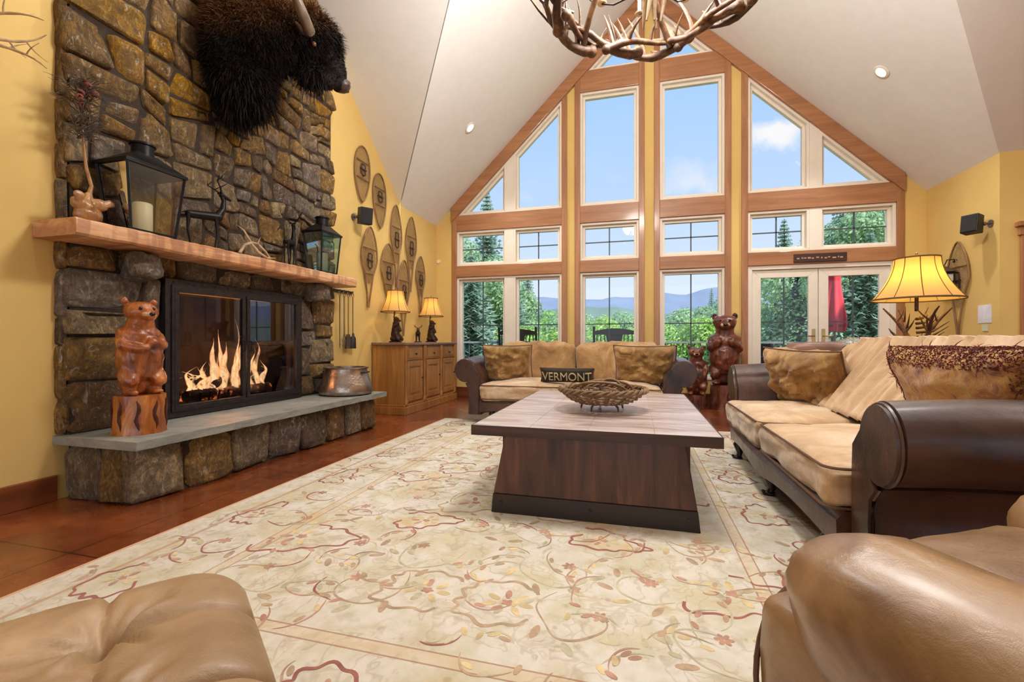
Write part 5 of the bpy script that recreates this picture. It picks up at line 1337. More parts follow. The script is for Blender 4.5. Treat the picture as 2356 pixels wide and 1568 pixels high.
def arm_profile(W_, H, outer=1):
    """scroll arm section (a: outward from the seat, z)"""
    r = W_*.40; cx, cz = W_-r, H-r; P = [(W_*.20, .10), (W_*.02, .10), (0, .20), (0, H-.30), (W_*.02, H-.18)]
    for k in range(27):
        a = pi*.93-(pi*1.55)*k/26; P.append((cx+r*cos(a), cz+r*sin(a)))
    P += [(cx-r*.1, cz-r*1.15), (W_*.42, H-.36), (W_*.40, .30), (W_*.44, .10)]
    return P
def arm(root, W_, H, D, side, name='arm'):
    """scroll arm running front (x=0) to back (x=D); y outward by side; local axes: +x towards the back, y along the sofa"""
    pr = arm_profile(W_, H); m = MB(); n = len(pr); NS = 14; vs = []
    for j in range(NS+1):
        q = j/NS; x = D*q; dz = .02*sin(pi*q)+.010*noise.noise(V((q*4, side, 1))); sq = 1 if 0 < j < NS else .97
        for (a, z) in pr:
            k = noise.noise(V((a*6, z*6, q*6+side*3)))*.006
            vs.append((x, side*(a+k), z+(dz if z > H*.5 else 0)))
    fs = [(j*n+k, j*n+(k+1) % n, (j+1)*n+(k+1) % n, (j+1)*n+k) for j in range(NS) for k in range(n)]
    fs += [tuple(range(n)), tuple(range(NS*n, NS*n+n))[::-1]]
    m.add(vs, fs); A_ = m.build(name, M['lea'], root, True, angle=60)
    # front facing panel and its piping
    cy = sum(p[0] for p in pr)/n; ins = inset(pr[::-1], .022)
    ins = [(pr[::-1][i][0]*.90+cy*.10, pr[::-1][i][1]*.97+.012) for i in range(n)]
    f = MB(); vs = [(-.001, side*a, z) for a, z in ins]+[(-.022, side*(a*.97+cy*.03), z*.99+.004) for a, z in ins]
    f.add(vs, [(i, (i+1) % n, n+(i+1) % n, n+i) for i in range(n)]+[tuple(range(n, 2*n))]); f.build('%s_front' % name, M['lea'], A_, True, angle=50)
    MB().closed([(-.006, side*a, z) for a, z in ins], .0075, 6).build('piping', M['lea'], A_)
    return A_
def foot(root, x, y, name='foot', s=1):
    m = MB(); m.tube([(x, y, .17), (x-.035*s, y, .12), (x-.02*s, y, .06), (x-.03*s, y, .03), (x-.06*s, y, .022), (x-.075*s, y, .04)], [.038, .036, .022, .020, .016, .008], 10)
    m.ell((x-.035*s, y, .022), (.035, .026, .020)); m.build(name, M['footw'], root)
def seat_cushion(root, y0, y1, D, z0, T, x0=-.05, name='seat_cushion', seed=0):
    m = MB(); m.rbox((x0+D/2, (y0+y1)/2, z0+T/2), (D, y1-y0-.006, T), .055, 26, bulge=.045, wr=.020, wf=3.5, seed=seed, aniso=(.7, 1, 2))
    c = m.build(name, M['suedep'], root)
    for zz in (z0+T-.012, z0+.018):
        pts = []
        hx, hy, r_ = D/2-.004, (y1-y0)/2-.008, .06
        for (sx_, sy_, a0) in ((1, 1, 0), (-1, 1, pi/2), (-1, -1, pi), (1, -1, 3*pi/2)):
            for k in range(6): a = a0+(pi/2)*k/5; pts.append((x0+D/2+sx_*(hx-r_)+r_*cos(a), (y0+y1)/2+sy_*(hy-r_)+r_*sin(a), zz))
        MB().closed(pts, .006, 6).build('welt', M['pipe'], c)
    return c
def back_cushion(root, y0, y1, x0, x1, z0, z1, lean=.16, seed=0, mat=None, wr=.03, an=(1, 2.6, .7), name='back_cushion', wf=4.5):
    T = x1-x0; m = MB()
    def sh(p, q):
        p.x += lean*(p.z/(z1-z0)+.5) - .03*(1-q[1]**2); p.z += .025*(1-q[1]**2)*(1 if q[2] > 0 else 0); return p
    m.rbox(((x0+x1)/2, (y0+y1)/2, (z0+z1)/2), (T, y1-y0-.004, z1-z0), min(.085, T*.45), 26, wr=wr, wf=wf, seed=seed, aniso=an, shape=sh)
    return m.build(name, mat or M['suede'], root)
def sofa(label, L, D, H, AH, AW, seed, backs, seats=2, rail='curve'):
    """faces -x; y along the length, centred; origin on the floor at the front centre"""
    r = thing('sofa', (0, 0, 0), label, 'sofa'); h = L/2; si = h-AW*.55
    # arms
    for s in (-1, 1):
        A_ = arm(r, AW, AH, D-.06, s); 
        for o in [A_]+list(A_.children): o.location.y = s*si if o is A_ else o.location.y
    # frame: serpentine front rail, base, back
    m = MB(); NS = 40; vs = []
    for j in range(NS+1):
        y = -si+2*si*j/NS; x = -.06-.035*cos(y/si*pi*1.0)*0-.045*(1-(y/si)**2)
        zb = .125+.045*abs(sin(y/si*pi)) ; vs += [(x+.03, y, zb), (x, y, zb+.012), (x-.004, y, .25), (x+.03, y, .285), (x+.1, y, .285), (x+.1, y, zb)]
    fs = [(j*6+k, j*6+(k+1) % 6, (j+1)*6+(k+1) % 6, (j+1)*6+k) for j in range(NS) for k in range(6)]+[tuple(range(6)), tuple(range(NS*6, NS*6+6))[::-1]]
    m.add(vs, fs); m.build('front_rail', M['lea'], r, True, angle=45)
    MB().box(.02, D-.05, -si, si, .16, .27).build('base', M['lea'], r, False)
    m = MB(); NS = 30; vs = []
    for j in range(NS+1):
        y = -(h-.02)+2*(h-.02)*j/NS; zt = H-.06+.035*(1-(y/h)**2)
        vs += [(D-.24, y, .14), (D-.02, y, .14), (D+.05, y, zt-.12), (D+.07, y, zt-.05), (D+.04, y, zt), (D-.04, y, zt+.01), (D-.10, y, zt-.05), (D-.12, y, zt-.15)]
    fs = [(j*8+k, j*8+(k+1) % 8, (j+1)*8+(k+1) % 8, (j+1)*8+k) for j in range(NS) for k in range(8)]+[tuple(range(8)), tuple(range(NS*8, NS*8+8))[::-1]]
    m.add(vs, fs); m.build('back_frame', M['lea'], r, True, angle=50)
    for (x, y) in ((.0, -si*.86), (.0, 0), (.0, si*.86), (D-.08, -si*.9), (D-.08, si*.9)): foot(r, x, y, 'foot', 1 if x < .1 else -1)
    w_ = 2*si/seats
    for k in range(seats): seat_cushion(r, -si+w_*k, -si+w_*(k+1), D-.22, .275, .185, -.10, seed=seed+k*7)
    nb_ = backs
    for k in range(nb_):
        w2_ = 2*si/nb_; back_cushion(r, -si+w2_*k, -si+w2_*(k+1), D-.42, D-.22, .43, H+.02, .17, seed+k*3+1)
    return r

def throw_pillow(name, label, loc, rot, W_, Hh, T, mat, seed, group=None, wr=.02, piping=True):
    r = thing(name, (0, 0, 0), label, 'pillow', group); m = MB(); N_ = 30; vs = []
    for s in (1, -1):
        for i in range(N_+1):
            for j in range(N_+1):
                u = -1+2*i/N_; v = -1+2*j/N_
                e = max(0, (1-u**4)*(1-v**4))**.45; k = noise.fractal(V((u*2.2+seed, v*2.2, s*.7)), .9, 2, 4)+.6*abs(noise.noise(V((u*3.5+v*2.5+seed, v*1.1-seed, 2))))
                px_ = u*W_/2*(1-.06*(1-v*v)); pz_ = v*Hh/2*(1-.07*(1-u*u))
                vs.append((s*(T/2*e)+s*e*k*wr*1.4, px_+wr*.3*k*e, pz_))
    n1 = (N_+1)**2; fs = []
    for i in range(N_):
        for j in range(N_):
            a = i*(N_+1)+j; q = (a, a+1, a+N_+2, a+N_+1); fs.append(q); fs.append(tuple(n1+x for x in q[::-1]))
    m.add(vs, fs); b = m.build('cover', mat, r)
    bm = bmesh.new(); bm.from_mesh(b.data); bmesh.ops.remove_doubles(bm, verts=bm.verts, dist=.0008); bmesh.ops.recalc_face_normals(bm, faces=bm.faces); bm.to_mesh(b.data); bm.free()
    if piping:
        pts = []
        for (u0, v0, u1, v1) in ((-1, -1, 1, -1), (1, -1, 1, 1), (1, 1, -1, 1), (-1, 1, -1, -1)):
            for k in range(10):
                u = u0+(u1-u0)*k/10; v = v0+(v1-v0)*k/10; pts.append((0, u*W_/2*(1-.06*(1-v*v)), v*Hh/2*(1-.07*(1-u*u))))
        MB().closed(pts, .007, 6).build('piping', M['pipe'], r)
    r.location = loc; r.rotation_euler = rot; return r

# loveseat facing the camera, back to the window: local -x becomes world -y
s1 = sofa('loveseat with dark scroll arms and gold suede cushions facing the camera under the windows', 2.36, .98, .90, .745, .33, 3, 2)
s1.location = (-.72, 4.95, 0); s1.rotation_euler = (0, 0, pi/2)
# right sofa facing the fireplace
s2 = sofa('dark leather rolled-arm sofa with tan suede cushions along the right side of the rug', 2.46, 1.0, .90, .745, .36, 9, 2)
s2.location = (.82, 3.08, 0)
GP = 'throw pillows'
throw_pillow('throw_pillow', 'crumpled gold suede pillow in the left corner of the loveseat', (-1.50, 5.30, .685), (radians(0), radians(-18), pi/2+.15), .60, .46, .20, M['suedeb'], 3, 'gold suede pillows', .042)
throw_pillow('throw_pillow', 'crumpled gold suede pillow in the right corner of the loveseat', (.10, 5.28, .685), (0, radians(-20), pi/2-.15), .68, .46, .22, M['suedeb'], 8, 'gold suede pillows', .042)
throw_pillow('throw_pillow', 'crumpled gold suede pillow against the far arm of the right sofa', (1.22, 3.78, .68), (radians(2), radians(-24), radians(28)), .66, .46, .22, M['suedeb'], 14, 'gold suede pillows', .045)
# small lettered pillow
M['dkcloth'] = suede('dark_needlepoint', [(.3, srgb(40, 36, 30)), (.6, srgb(62, 54, 44))], 40, .9, .1)
vp = throw_pillow('lettered_pillow', 'small dark oblong pillow lettered VERMONT on the loveseat seat', (0, 0, 0), (0, 0, 0), .60, .17, .10, M['dkcloth'], 5, None, .004)
cu = bpy.data.curves.new('txt', 'FONT'); cu.body = 'VERMONT'; cu.size = .135; cu.extrude = .003; cu.align_x = 'CENTER'; cu.align_y = 'CENTER'
to = bpy.data.objects.new('txt', cu); COL.objects.link(to); bpy.context.view_layer.update()
me = bpy.data.meshes.new_from_object(to.evaluated_get(bpy.context.evaluated_depsgraph_get())); bpy.data.objects.remove(to)
M['lett'] = plain('cream_stitching', srgb(206, 190, 150), .9); me.materials.clear(); me.materials.append(M['lett'])
for v in me.vertices:
    x, z, d = v.co.x*.86, v.co.y, v.co.z; e = max(0, (1-(x/.3)**4)*(1-(z/.085)**4))**.45; v.co = (-(.05*e+.006)-d, -x, z)
lt = bpy.data.objects.new('lettering', me); COL.objects.link(lt); setpar(lt, vp)
vp.location = (-.73, 4.98, .575); vp.rotation_euler = (0, radians(-22), pi/2)

# shaggy fringed leopard pillow on the right sofa
M['leo'] = suede('gold_leopard_plush', [(.34, srgb(92, 48, 30)), (.42, srgb(150, 96, 48)), (.55, srgb(186, 138, 62)), (.72, srgb(150, 138, 62))], 14, .8, .5)
M['shag'] = plain('maroon_shag', srgb(116, 60, 54), .9, var=.35, scale=30)
sp_ = throw_pillow('shag_trimmed_pillow', 'gold leopard-print pillow edged in shaggy maroon on the near end of the right sofa', (0, 0, 0), (0, 0, 0), .78, .44, .22, M['leo'], 31, None, .015, False)
cov = [c for c in sp_.children if c.name.startswith('cover')][0]
fur('shaggy_trim', M['shag'], cov, sp_, 20000, .042, .0026, .35, 8, lambda p: abs(p.y) > .31 or abs(p.z) > .165, None, 1.0, 3)
sp_.location = (1.38, 2.36, .725); sp_.rotation_euler = (0, radians(-26), radians(6))
# folded throw draped over the back of the right sofa
th_ = MB(); NS, NT_ = 130, 30; vs = []
for i in range(NS+1):
    for j in range(NT_+1):
        u = i/NS; v = j/NT_; y = 2.10+1.62*u
        # over the back: v 0 = front bottom, .55 = crest, 1 = behind
        if v < .6: q = v/.6; x = 1.235+.305*q; z = .47+.485*q-(.0 if q < .85 else (q-.85)*.12)
        else: q = (v-.6)/.4; x = 1.54+.37*q; z = .945-.02*q-.12*max(0, q-.7)
        f = .020*sin(u*52+2.2*sin(v*3)+3*noise.noise(V((u*6, 0, 3))))*(1-.5*v)+.018*noise.noise(V((u*14, v*2, 0)))
        vs.append((x-abs(f)-.004, y+.01*sin(v*9), z+abs(f)*.9+.02))
fs = [(i*(NT_+1)+j, i*(NT_+1)+j+1, (i+1)*(NT_+1)+j+1, (i+1)*(NT_+1)+j) for i in range(NS) for j in range(NT_)]
th_.add(vs, fs); o = th_.build('draped_throw', M['suedep'], None); o.modifiers.new('t', 'SOLIDIFY').thickness = .008
tag(o, 'pleated tan throw draped over the back of the right sofa', 'throw')

# console table and big antler lamp behind the right sofa
cn_ = thing('console_table', (2.15, 4.1, 0), 'narrow dark console table behind the right sofa', 'table')
MB().box(2.0, 2.38, 3.3, 4.75, .74, .78).build('top', M['panel'], cn_, False, .004); MB().box(2.03, 2.35, 3.35, 4.7, .66, .74).build('apron', M['panel'], cn_, False)
for x in (2.05, 2.33):
    for y in (3.38, 4.67): MB().box(x-.025, x+.025, y-.025, y+.025, 0, .66).build('leg', M['panel'], cn_, False, .003)
bl = thing('table_lamp', (0, 0, 0), 'large lit bell-shaded lamp with an antler base behind the right sofa', 'lamp')
m = MB(); ra = random.Random(12)
for k in range(4): antler(m, (.03*cos(k*1.6), .03*sin(k*1.6), .02), (.12*cos(k*1.6+.5), .12*sin(k*1.6+.5), 1), (cos(k*1.6), sin(k*1.6), .1), .46, .026, 3, .28, ra)
m.build('antler_base', M['antler'], bl)
m = MB()
for k in range(9):
    a = -1.5+k*.28; L_ = .16+.02*(k % 3); m.tube([(0, 0, .06+.035*k), (L_*.5*cos(a), L_*.5*sin(a), .07+.035*k), (L_*cos(a), L_*sin(a), .12+.04*k)], [.012, .009, .002], 6)
m.tube([(0, 0, .14), (-.09, .02, .17), (-.15, .03, .24), (-.17, .03, .27)], [.016, .013, .008, .002], 6); m.build('tines', M['antler'], bl)
MB().lathe([(0, 0), (.11, 0), (.11, .012), (.08, .028), (0, .03)], n=32).build('foot', M['bronze'], bl)
MB().tube([(0, 0, .40), (0, 0, .52)], .013, 8).build('stem', M['bronze'], bl)
bell_shade(bl, .49, .81, .28, .14, 10); bl.location = (2.10, 4.22, .78); bl.scale = (1, 1, 1)

# leather armchair by the window behind the console
ac2 = thing('armchair', (0, 0, 0), 'brown leather armchair whose rounded back shows behind the gold pillow by the doors', 'armchair')
MB().rbox((0, 0, .30), (.78, .76, .30), .05, 12, wr=.01, seed=3).build('seat', M['leatop'], ac2)
MB().rbox((.0, -.32, .66), (.74, .20, .56), .09, 16, wr=.012, seed=4).build('backrest', M['leatop'], ac2)
for s in (-1, 1): MB().rbox((s*.36, .03, .45), (.15, .72, .34), .06, 12, wr=.008, seed=5).build('arm', M['leatop'], ac2)
for x in (-.3, .3):
    for y in (-.3, .3): MB().tube([(x, y, .16), (x, y, 0.001)], [.03, .018], 8).build('leg', M['footw'], ac2)
ac2.location = (1.93, 5.85, 0)
fz = thing('fur_throw', (0, 0, 0), 'small white fluffy throw over the back of the far armchair', 'throw')
m = MB().rbox((.28, -.34, .905), (.24, .24, .09), .04, 8, wr=.01); fb_ = m.build('pelt', plain('white_fur', srgb(206, 206, 198), .9), fz)
fur('hairs', fb_.data.materials[0], fb_, fz, 1500, .05, .0022, .4, 4, None, None, .6, 3); fz.location = (1.93, 5.83, 0)

# ------------------------------------------------------------------ near tan armchair, bottom right
ac = thing('armchair', (0, 0, 0), 'near tan leather armchair with puffy gathered arms in the bottom right corner', 'armchair')
# local: +x = facing direction, y across; front of the left arm at x=0
def puffy_arm(y, L_, r_, top, nm, seed):
    m = MB(); n_ = 30; NS = 34; vs = []
    for j in range(NS+1):
        q = j/NS; x = -L_*q
        e = min(1, (q*6+.001))**.5 if q < .16 else 1.0; e = min(1.0, e); 
        rr_ = r_*(.16+.84*e)*(1+.10*sin(q*3)); zc_ = top-r_*1.0-.02*q
        for k in range(n_):
            a = 2*pi*k/n_; pl = 1+.05*(1-min(1, q*3))*sin(a*9+seed)+.02*noise.noise(V((q*5, cos(a)*2, sin(a)*2+seed)))
            vs.append((x+.05*(1-e)*0, y+rr_*pl*1.18*cos(a)+.02*sin(q*3), zc_+rr_*pl*sin(a)*(1.0 if sin(a) > 0 else 1.25)))
    fs = [(j*n_+k, j*n_+(k+1) % n_, (j+1)*n_+(k+1) % n_, (j+1)*n_+k) for j in range(NS) for k in range(n_)]+[tuple(range(n_)), tuple(range(NS*n_, NS*n_+n_))[::-1]]
    m.add(vs, fs); A_ = m.build(nm, M['tan'], ac, True, angle=70)
    MB().ell((-.001, y, top-r_), (.008, .014, .014)).build('gather_button', M['tan'], A_)
    return A_
puffy_arm(.0, .86, .125, .595, 'arm', 1); puffy_arm(-.73, .86, .125, .615, 'arm', 2)
for y in (0, -.73):
    b = MB().rbox((-.40, y, .245), (.84, .23, .37), .04, 14, wr=.006, seed=y).build('arm_base', M['tan'], ac)
    MB().closed([(.022, y+.105*cos(a) if abs(cos(a)) < .99 else y+.105*cos(a), .245+.17*sin(a)) for a in [2*pi*k/28 for k in range(28)]], .006, 6).build('piping', M['pipe'], b)
m = MB().rbox((-.36, -.365, .375), (.78, .58, .24), .09, 18, bulge=.05, wr=.012, wf=4, seed=2); m.build('seat_cushion', M['tan'], ac)
MB().rbox((-.36, -.365, .20), (.80, .60, .16), .03, 8).build('seat_frame', M['tan'], ac)
MB().rbox((-.86, -.365, .52), (.22, .92, .72), .09, 16, wr=.012, seed=6).build('backrest', M['tan'], ac)
for x in (-.06, -.85):
    for y in (.03, -.76): MB().tube([(x, y, .09), (x, y, .014)], [.03, .02], 10).build('leg', M['footw'], ac)
ac.location = (.345, 1.10, 0); ac.rotation_euler = (0, 0, radians(123))

# ------------------------------------------------------------------ tufted ottoman, bottom left
ot = thing('tufted_ottoman', (0, 0, 0), 'pale tan tufted leather ottoman in the bottom left corner', 'ottoman')
N_ = 120; W_ = .90; sp = .21; m = MB(); vs = []; half = W_/2
offs = [-half+.19+sp*k for k in range(4)]
offs = [-.22, 0.0, .22]
for i in range(N_+1):
    for j in range(N_+1):
        x = -half+W_*i/N_; y = -half+W_*j/N_
        ex = max(0, abs(x)-(half-.13))/.13; ey = max(0, abs(y)-(half-.13))/.13; ed = sqrt(ex*ex+ey*ey)
        if ed > 1:
            x = math.copysign(half-.13+ex/ed*.13, x) if ex > 0 else x; y = math.copysign(half-.13+ey/ed*.13, y) if ey > 0 else y; ed = 1.0
        z = .455-.085*(1-sqrt(max(0, 1-ed*ed)))
        z += .012
        # buttons pulled in, folds between them
        dd = min(sqrt((x-a)**2+(y-b)**2) for a in offs for b in offs); z -= .060*math.exp(-dd/.030)
        fx1 = min(abs(x-a) for a in offs); fy1 = min(abs(y-b) for b in offs)
        z -= .026*math.exp(-(fx1/.009))+.026*math.exp(-(fy1/.009)); 
        ang = 0
        for a in offs:
            for b in offs:
                d_ = sqrt((x-a)**2+(y-b)**2)
                if d_ < .16: z += (.006*sin(12*atan2(y-b, x-a)+a*9)+.004*sin(7*atan2(y-b, x-a)+b*20))*math.exp(-((d_-.055)/.045)**2)
        z += .004*noise.fractal(V((x*9, y*9, 1)), 1, 2, 3)
        vs.append((x, y, z))
fs = [(i*(N_+1)+j, i*(N_+1)+j+1, (i+1)*(N_+1)+j+1, (i+1)*(N_+1)+j) for i in range(N_) for j in range(N_)]
rim = [i*(N_+1) for i in range(N_+1)]+[N_*(N_+1)+j for j in range(1, N_+1)]+[i*(N_+1)+N_ for i in range(N_-1, -1, -1)]+[j for j in range(N_-1, 0, -1)]
b0 = len(vs); vs += [(vs[k][0]*.985, vs[k][1]*.985, .12) for k in rim]; nr_ = len(rim)
fs += [(rim[k], rim[(k+1) % nr_], b0+(k+1) % nr_, b0+k) for k in range(nr_)]+[tuple(range(b0, b0+nr_))]
m.add(vs, fs); m.build('cushion', M['tufttan'], ot, True, angle=80)
for a in offs:
    for b in offs: MB().ell((a, b, .36), (.011, .011, .006)).build('button', M['tufttan'], ot)
for x in (-.34, .34):
    for y in (-.34, .34): MB().lathe([(0, 0), (.02, 0), (.038, .04), (.03, .09), (.035, .12), (0, .12)], (x, y, .0), 16).build('foot', M['footw'], ot)
ot.rotation_euler = (0, 0, radians(53)); ot.location = (-.816, .242, .0)
# ------------------------------------------------------------------ outdoors
M['deck'] = wood('weathered_deck', srgb(122, 112, 104), srgb(164, 154, 142), 0, 5, .8, False)
dk = MB(); y = 7.52
while y < 10.4: dk.box(-5, 6, y, y+.135, -.05, -.005); y += .142
S(dk, 'deck_floor', M['deck'], smooth=False)
M['rail'] = plain('painted_rail', srgb(120, 124, 124), .6)
rl = thing('deck_railing', (0, 10.45, 0), 'grey deck railing with thin balusters outside the windows', 'railing')
MB().box(-5, 6, 10.41, 10.50, .90, .94).build('top_rail', M['rail'], rl, False); MB().box(-5, 6, 10.43, 10.48, .08, .12).build('bottom_rail', M['rail'], rl, False)
x = -5.0
while x <= 6.01: MB().box(x-.045, x+.045, 10.41, 10.50, -.05, .98).build('post', M['rail'], rl, False); x += 1.83
bm_ = MB(); x = -4.9
while x < 6: bm_.box(x-.008, x+.008, 10.445, 10.465, .12, .90); x += .12
tag(bm_.build('balusters', M['muntin'], rl, False), kind='stuff')
M['bchair'] = plain('black_painted_wood', srgb(30, 28, 28), .5)
def rocker(x, y, label, W_=.74):
    r = thing('rocking_chair', (0, 0, 0), label, 'chair', 'black rocking chairs on the deck'); h = W_/2
    for s in (-1, 1):
        MB().tube([(s*h, 0, .05), (s*h, -.02, .5), (s*h, -.10, 1.19)], .024, 10).ell((s*h, -.10, 1.20), (.028,)*3).build('back_post', M['bchair'], r)
        MB().tube([(s*h, .5, .05), (s*h, .5, .66)], .022, 8).build('front_leg', M['bchair'], r)
        MB().box(s*h-.045, s*h+.045, -.04, .56, .64, .665).build('armrest', M['bchair'], r, False, .006)
        MB().tube([(s*h, -.32, .06), (s*h, .0, .02), (s*h, .35, .012), (s*h, .7, .06)], .018, 8).build('rocker', M['bchair'], r)
    m = MB(); n_ = 20; top = []; bot = []
    for k in range(n_+1):
        u = -1+2*k/n_; top.append((u*h, 1.13+.055*(1-u*u))); bot.append((u*h, 1.07+.0*u))
    m.prism(bot+top[::-1], -.115, -.09, 'y'); m.build('crest_rail', M['bchair'], r, False)
    MB().box(-h, h, -.075, -.05, .60, .65).build('lower_rail', M['bchair'], r, False)
    MB().prism([(-.09, .63), (.09, .63), (.12, .9), (.16, 1.09), (-.16, 1.09), (-.12, .9)], -.10, -.08, 'y').build('splat', M['bchair'], r, False)
    for k in range(6):
        u = (-.85, -.66, -.47, .47, .66, .85)[k]; MB().tube([(u*h, -.062, .64), (u*h, -.10, 1.09)], .010, 6).build('spindle', M['bchair'], r)
    MB().box(-h, h, -.03, .54, .40, .43).build('seat', M['bchair'], r, False, .006)
    r.location = (x, y, -.002); return r
rocker(-2.22, 8.62, 'black rocking chair on the deck outside the leftmost window'); rocker(-.38, 8.62, 'black rocking chair on the deck outside the second window')
M['wick'] = M['blackp']
dt_ = thing('patio_table', (2.55, 9.2, 0), 'dark patio table on the deck outside the glass doors', 'table')
MB().box(2.1, 3.5, 8.9, 9.7, .70, .73).build('top', plain('dark_patio_top', srgb(70, 72, 80), .4), dt_, False, .005)
for x_ in (2.2, 3.4):
    for y_ in (9.0, 9.6): MB().box(x_-.03, x_+.03, y_-.03, y_+.03, -.004, .70).build('leg', M['blackp'], dt_, False)
for k, (x_, lab) in enumerate(((1.95, 'dark patio chair at the left end of the patio table'),)):
    r = thing('patio_chair', (x_, 8.6, 0), lab, 'chair')
    MB().box(x_-.24, x_+.24, 8.4, 8.85, .42, .46).build('seat', M['blackp'], r, False); MB().box(x_-.24, x_+.24, 8.36, 8.40, .46, .90).build('backrest', M['blackp'], r, False)
    for a in (-.22, .22):
        for b in (8.42, 8.83): MB().tube([(x_+a, b, -.004), (x_+a, b, .44)], .014, 6).build('leg', M['blackp'], r)
um = thing('patio_umbrella', (0, 0, 0), 'closed red patio umbrella standing on the deck outside the glass doors', 'umbrella')
M['red'] = plain('red_canvas', srgb(226, 62, 74), .8, var=.08)
m = MB(); n_ = 36; vs = []; prof = [(0.0, 2.30), (.03, 2.27), (.07, 2.16), (.105, 2.17), (.10, 2.12), (.09, 2.0), (.12, 1.7), (.155, 1.4), (.165, 1.22), (.13, 1.12)]
for R0, z in prof:
    for k in range(n_):
        a = 2*pi*k/n_; q = max(0, (2.2-z)); rr_ = R0*(1+.22*sin(a*6)*min(1, q*1.5)); vs.append((rr_*cos(a), rr_*sin(a), z))
m.add(vs, [(i*n_+k, i*n_+(k+1) % n_, (i+1)*n_+(k+1) % n_, (i+1)*n_+k) for i in range(len(prof)-1) for k in range(n_)]); m.build('canopy', M['red'], um)
MB().lathe([(.155, 1.245), (.175, 1.24), (.175, 1.215), (.15, 1.21)], n=24).build('tie_strap', plain('dark_red', srgb(120, 30, 40), .8), um)
MB().tube([(0, 0, .05), (0, 0, 2.33)], .02, 10).build('pole', M['steel'], um); MB().lathe([(0, 0), (.24, 0), (.24, .05), (.06, .08), (0, .08)], n=28).build('base', M['black'], um)
um.location = (3.42, 9.32, -.005+.0)

# terrain
t = NT('meadow'); co = t.coord(); n = t.noise(co, .12, 5); t.bsdf(t.ramp(n, [(.3, srgb(96, 130, 60)), (.7, srgb(140, 168, 84))]), .95); M['grass'] = t.m
gm = MB(); NX, NY = 60, 60; vs = []
for i in range(NX+1):
    for j in range(NY+1):
        y = 10.8+(j/NY)**2*320; x = -260+520*i/NX; vs.append((x, y, -3.2-.055*(y-10)*(1 if y < 120 else 1)+noise.noise(V((x*.02, y*.02, 0)))*2.0*min(1, (y-10.8)/30)))
gm.add(vs, [(i*(NY+1)+j, (i+1)*(NY+1)+j, (i+1)*(NY+1)+j+1, i*(NY+1)+j+1) for i in range(NX) for j in range(NY)])
S(gm, 'ground_meadow', M['grass'])
def hill(name, Y, h0, amp, seed, c, f):
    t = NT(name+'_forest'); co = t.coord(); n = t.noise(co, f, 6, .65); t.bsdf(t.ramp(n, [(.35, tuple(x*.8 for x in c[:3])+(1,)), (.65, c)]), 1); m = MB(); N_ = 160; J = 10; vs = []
    for i in range(N_+1):
        x = -Y*1.1+2.2*Y*i/N_; hh = h0+amp*noise.fractal(V((x/Y*3.1+seed, seed, 0)), .9, 2, 5)
        for j in range(J+1):
            q = j/J; vs.append((x, Y+Y*.35*(q-1)*1.0, -60+(hh+60)*sin(pi/2*q)))
    m.add(vs, [(i*(J+1)+j, (i+1)*(J+1)+j, (i+1)*(J+1)+j+1, i*(J+1)+j+1) for i in range(N_) for j in range(J)])
    S(m, name, t.m)
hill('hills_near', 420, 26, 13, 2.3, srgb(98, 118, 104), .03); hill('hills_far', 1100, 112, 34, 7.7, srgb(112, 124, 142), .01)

def leafmat(name, c1, c2, c3):
    t = NT(name); gi = t.n('ShaderNodeNewGeometry'); co = t.coord(); n = t.noise(co, .8, 3)
    f = t.math('ADD', t.math('MULTIPLY', gi.outputs['Random Per Island'], .6), t.math('MULTIPLY', n, .4)); col = t.ramp(f, [(.2, c1), (.5, c2), (.8, c3)])
    d = t.n('ShaderNodeBsdfDiffuse'); tl = t.n('ShaderNodeBsdfTranslucent'); t.l(col, d.inputs[0]); t.l(col, tl.inputs[0]); mx = t.n('ShaderNodeMixShader'); mx.inputs[0].default_value = .5
    t.l(d.outputs[0], mx.inputs[1]); t.l(tl.outputs[0], mx.inputs[2]); t.l(mx.outputs[0], t.out.inputs[0]); return t.m
M['leafB'] = leafmat('bright_leaves', srgb(122, 164, 76), srgb(162, 198, 106), srgb(204, 226, 150))
M['leafM'] = leafmat('hazed_mid_leaves', srgb(124, 158, 114), srgb(158, 188, 140), srgb(196, 216, 172))  # haze is put into these greyed leaf tones
M['leafD'] = leafmat('hazed_spruce_needles', srgb(122, 152, 134), srgb(152, 178, 158), srgb(188, 206, 186))  # needles paled in colour to stand in for haze
M['bark'] = plain('tree_bark', srgb(92, 80, 68), .95, var=.3)
rt = random.Random(77)
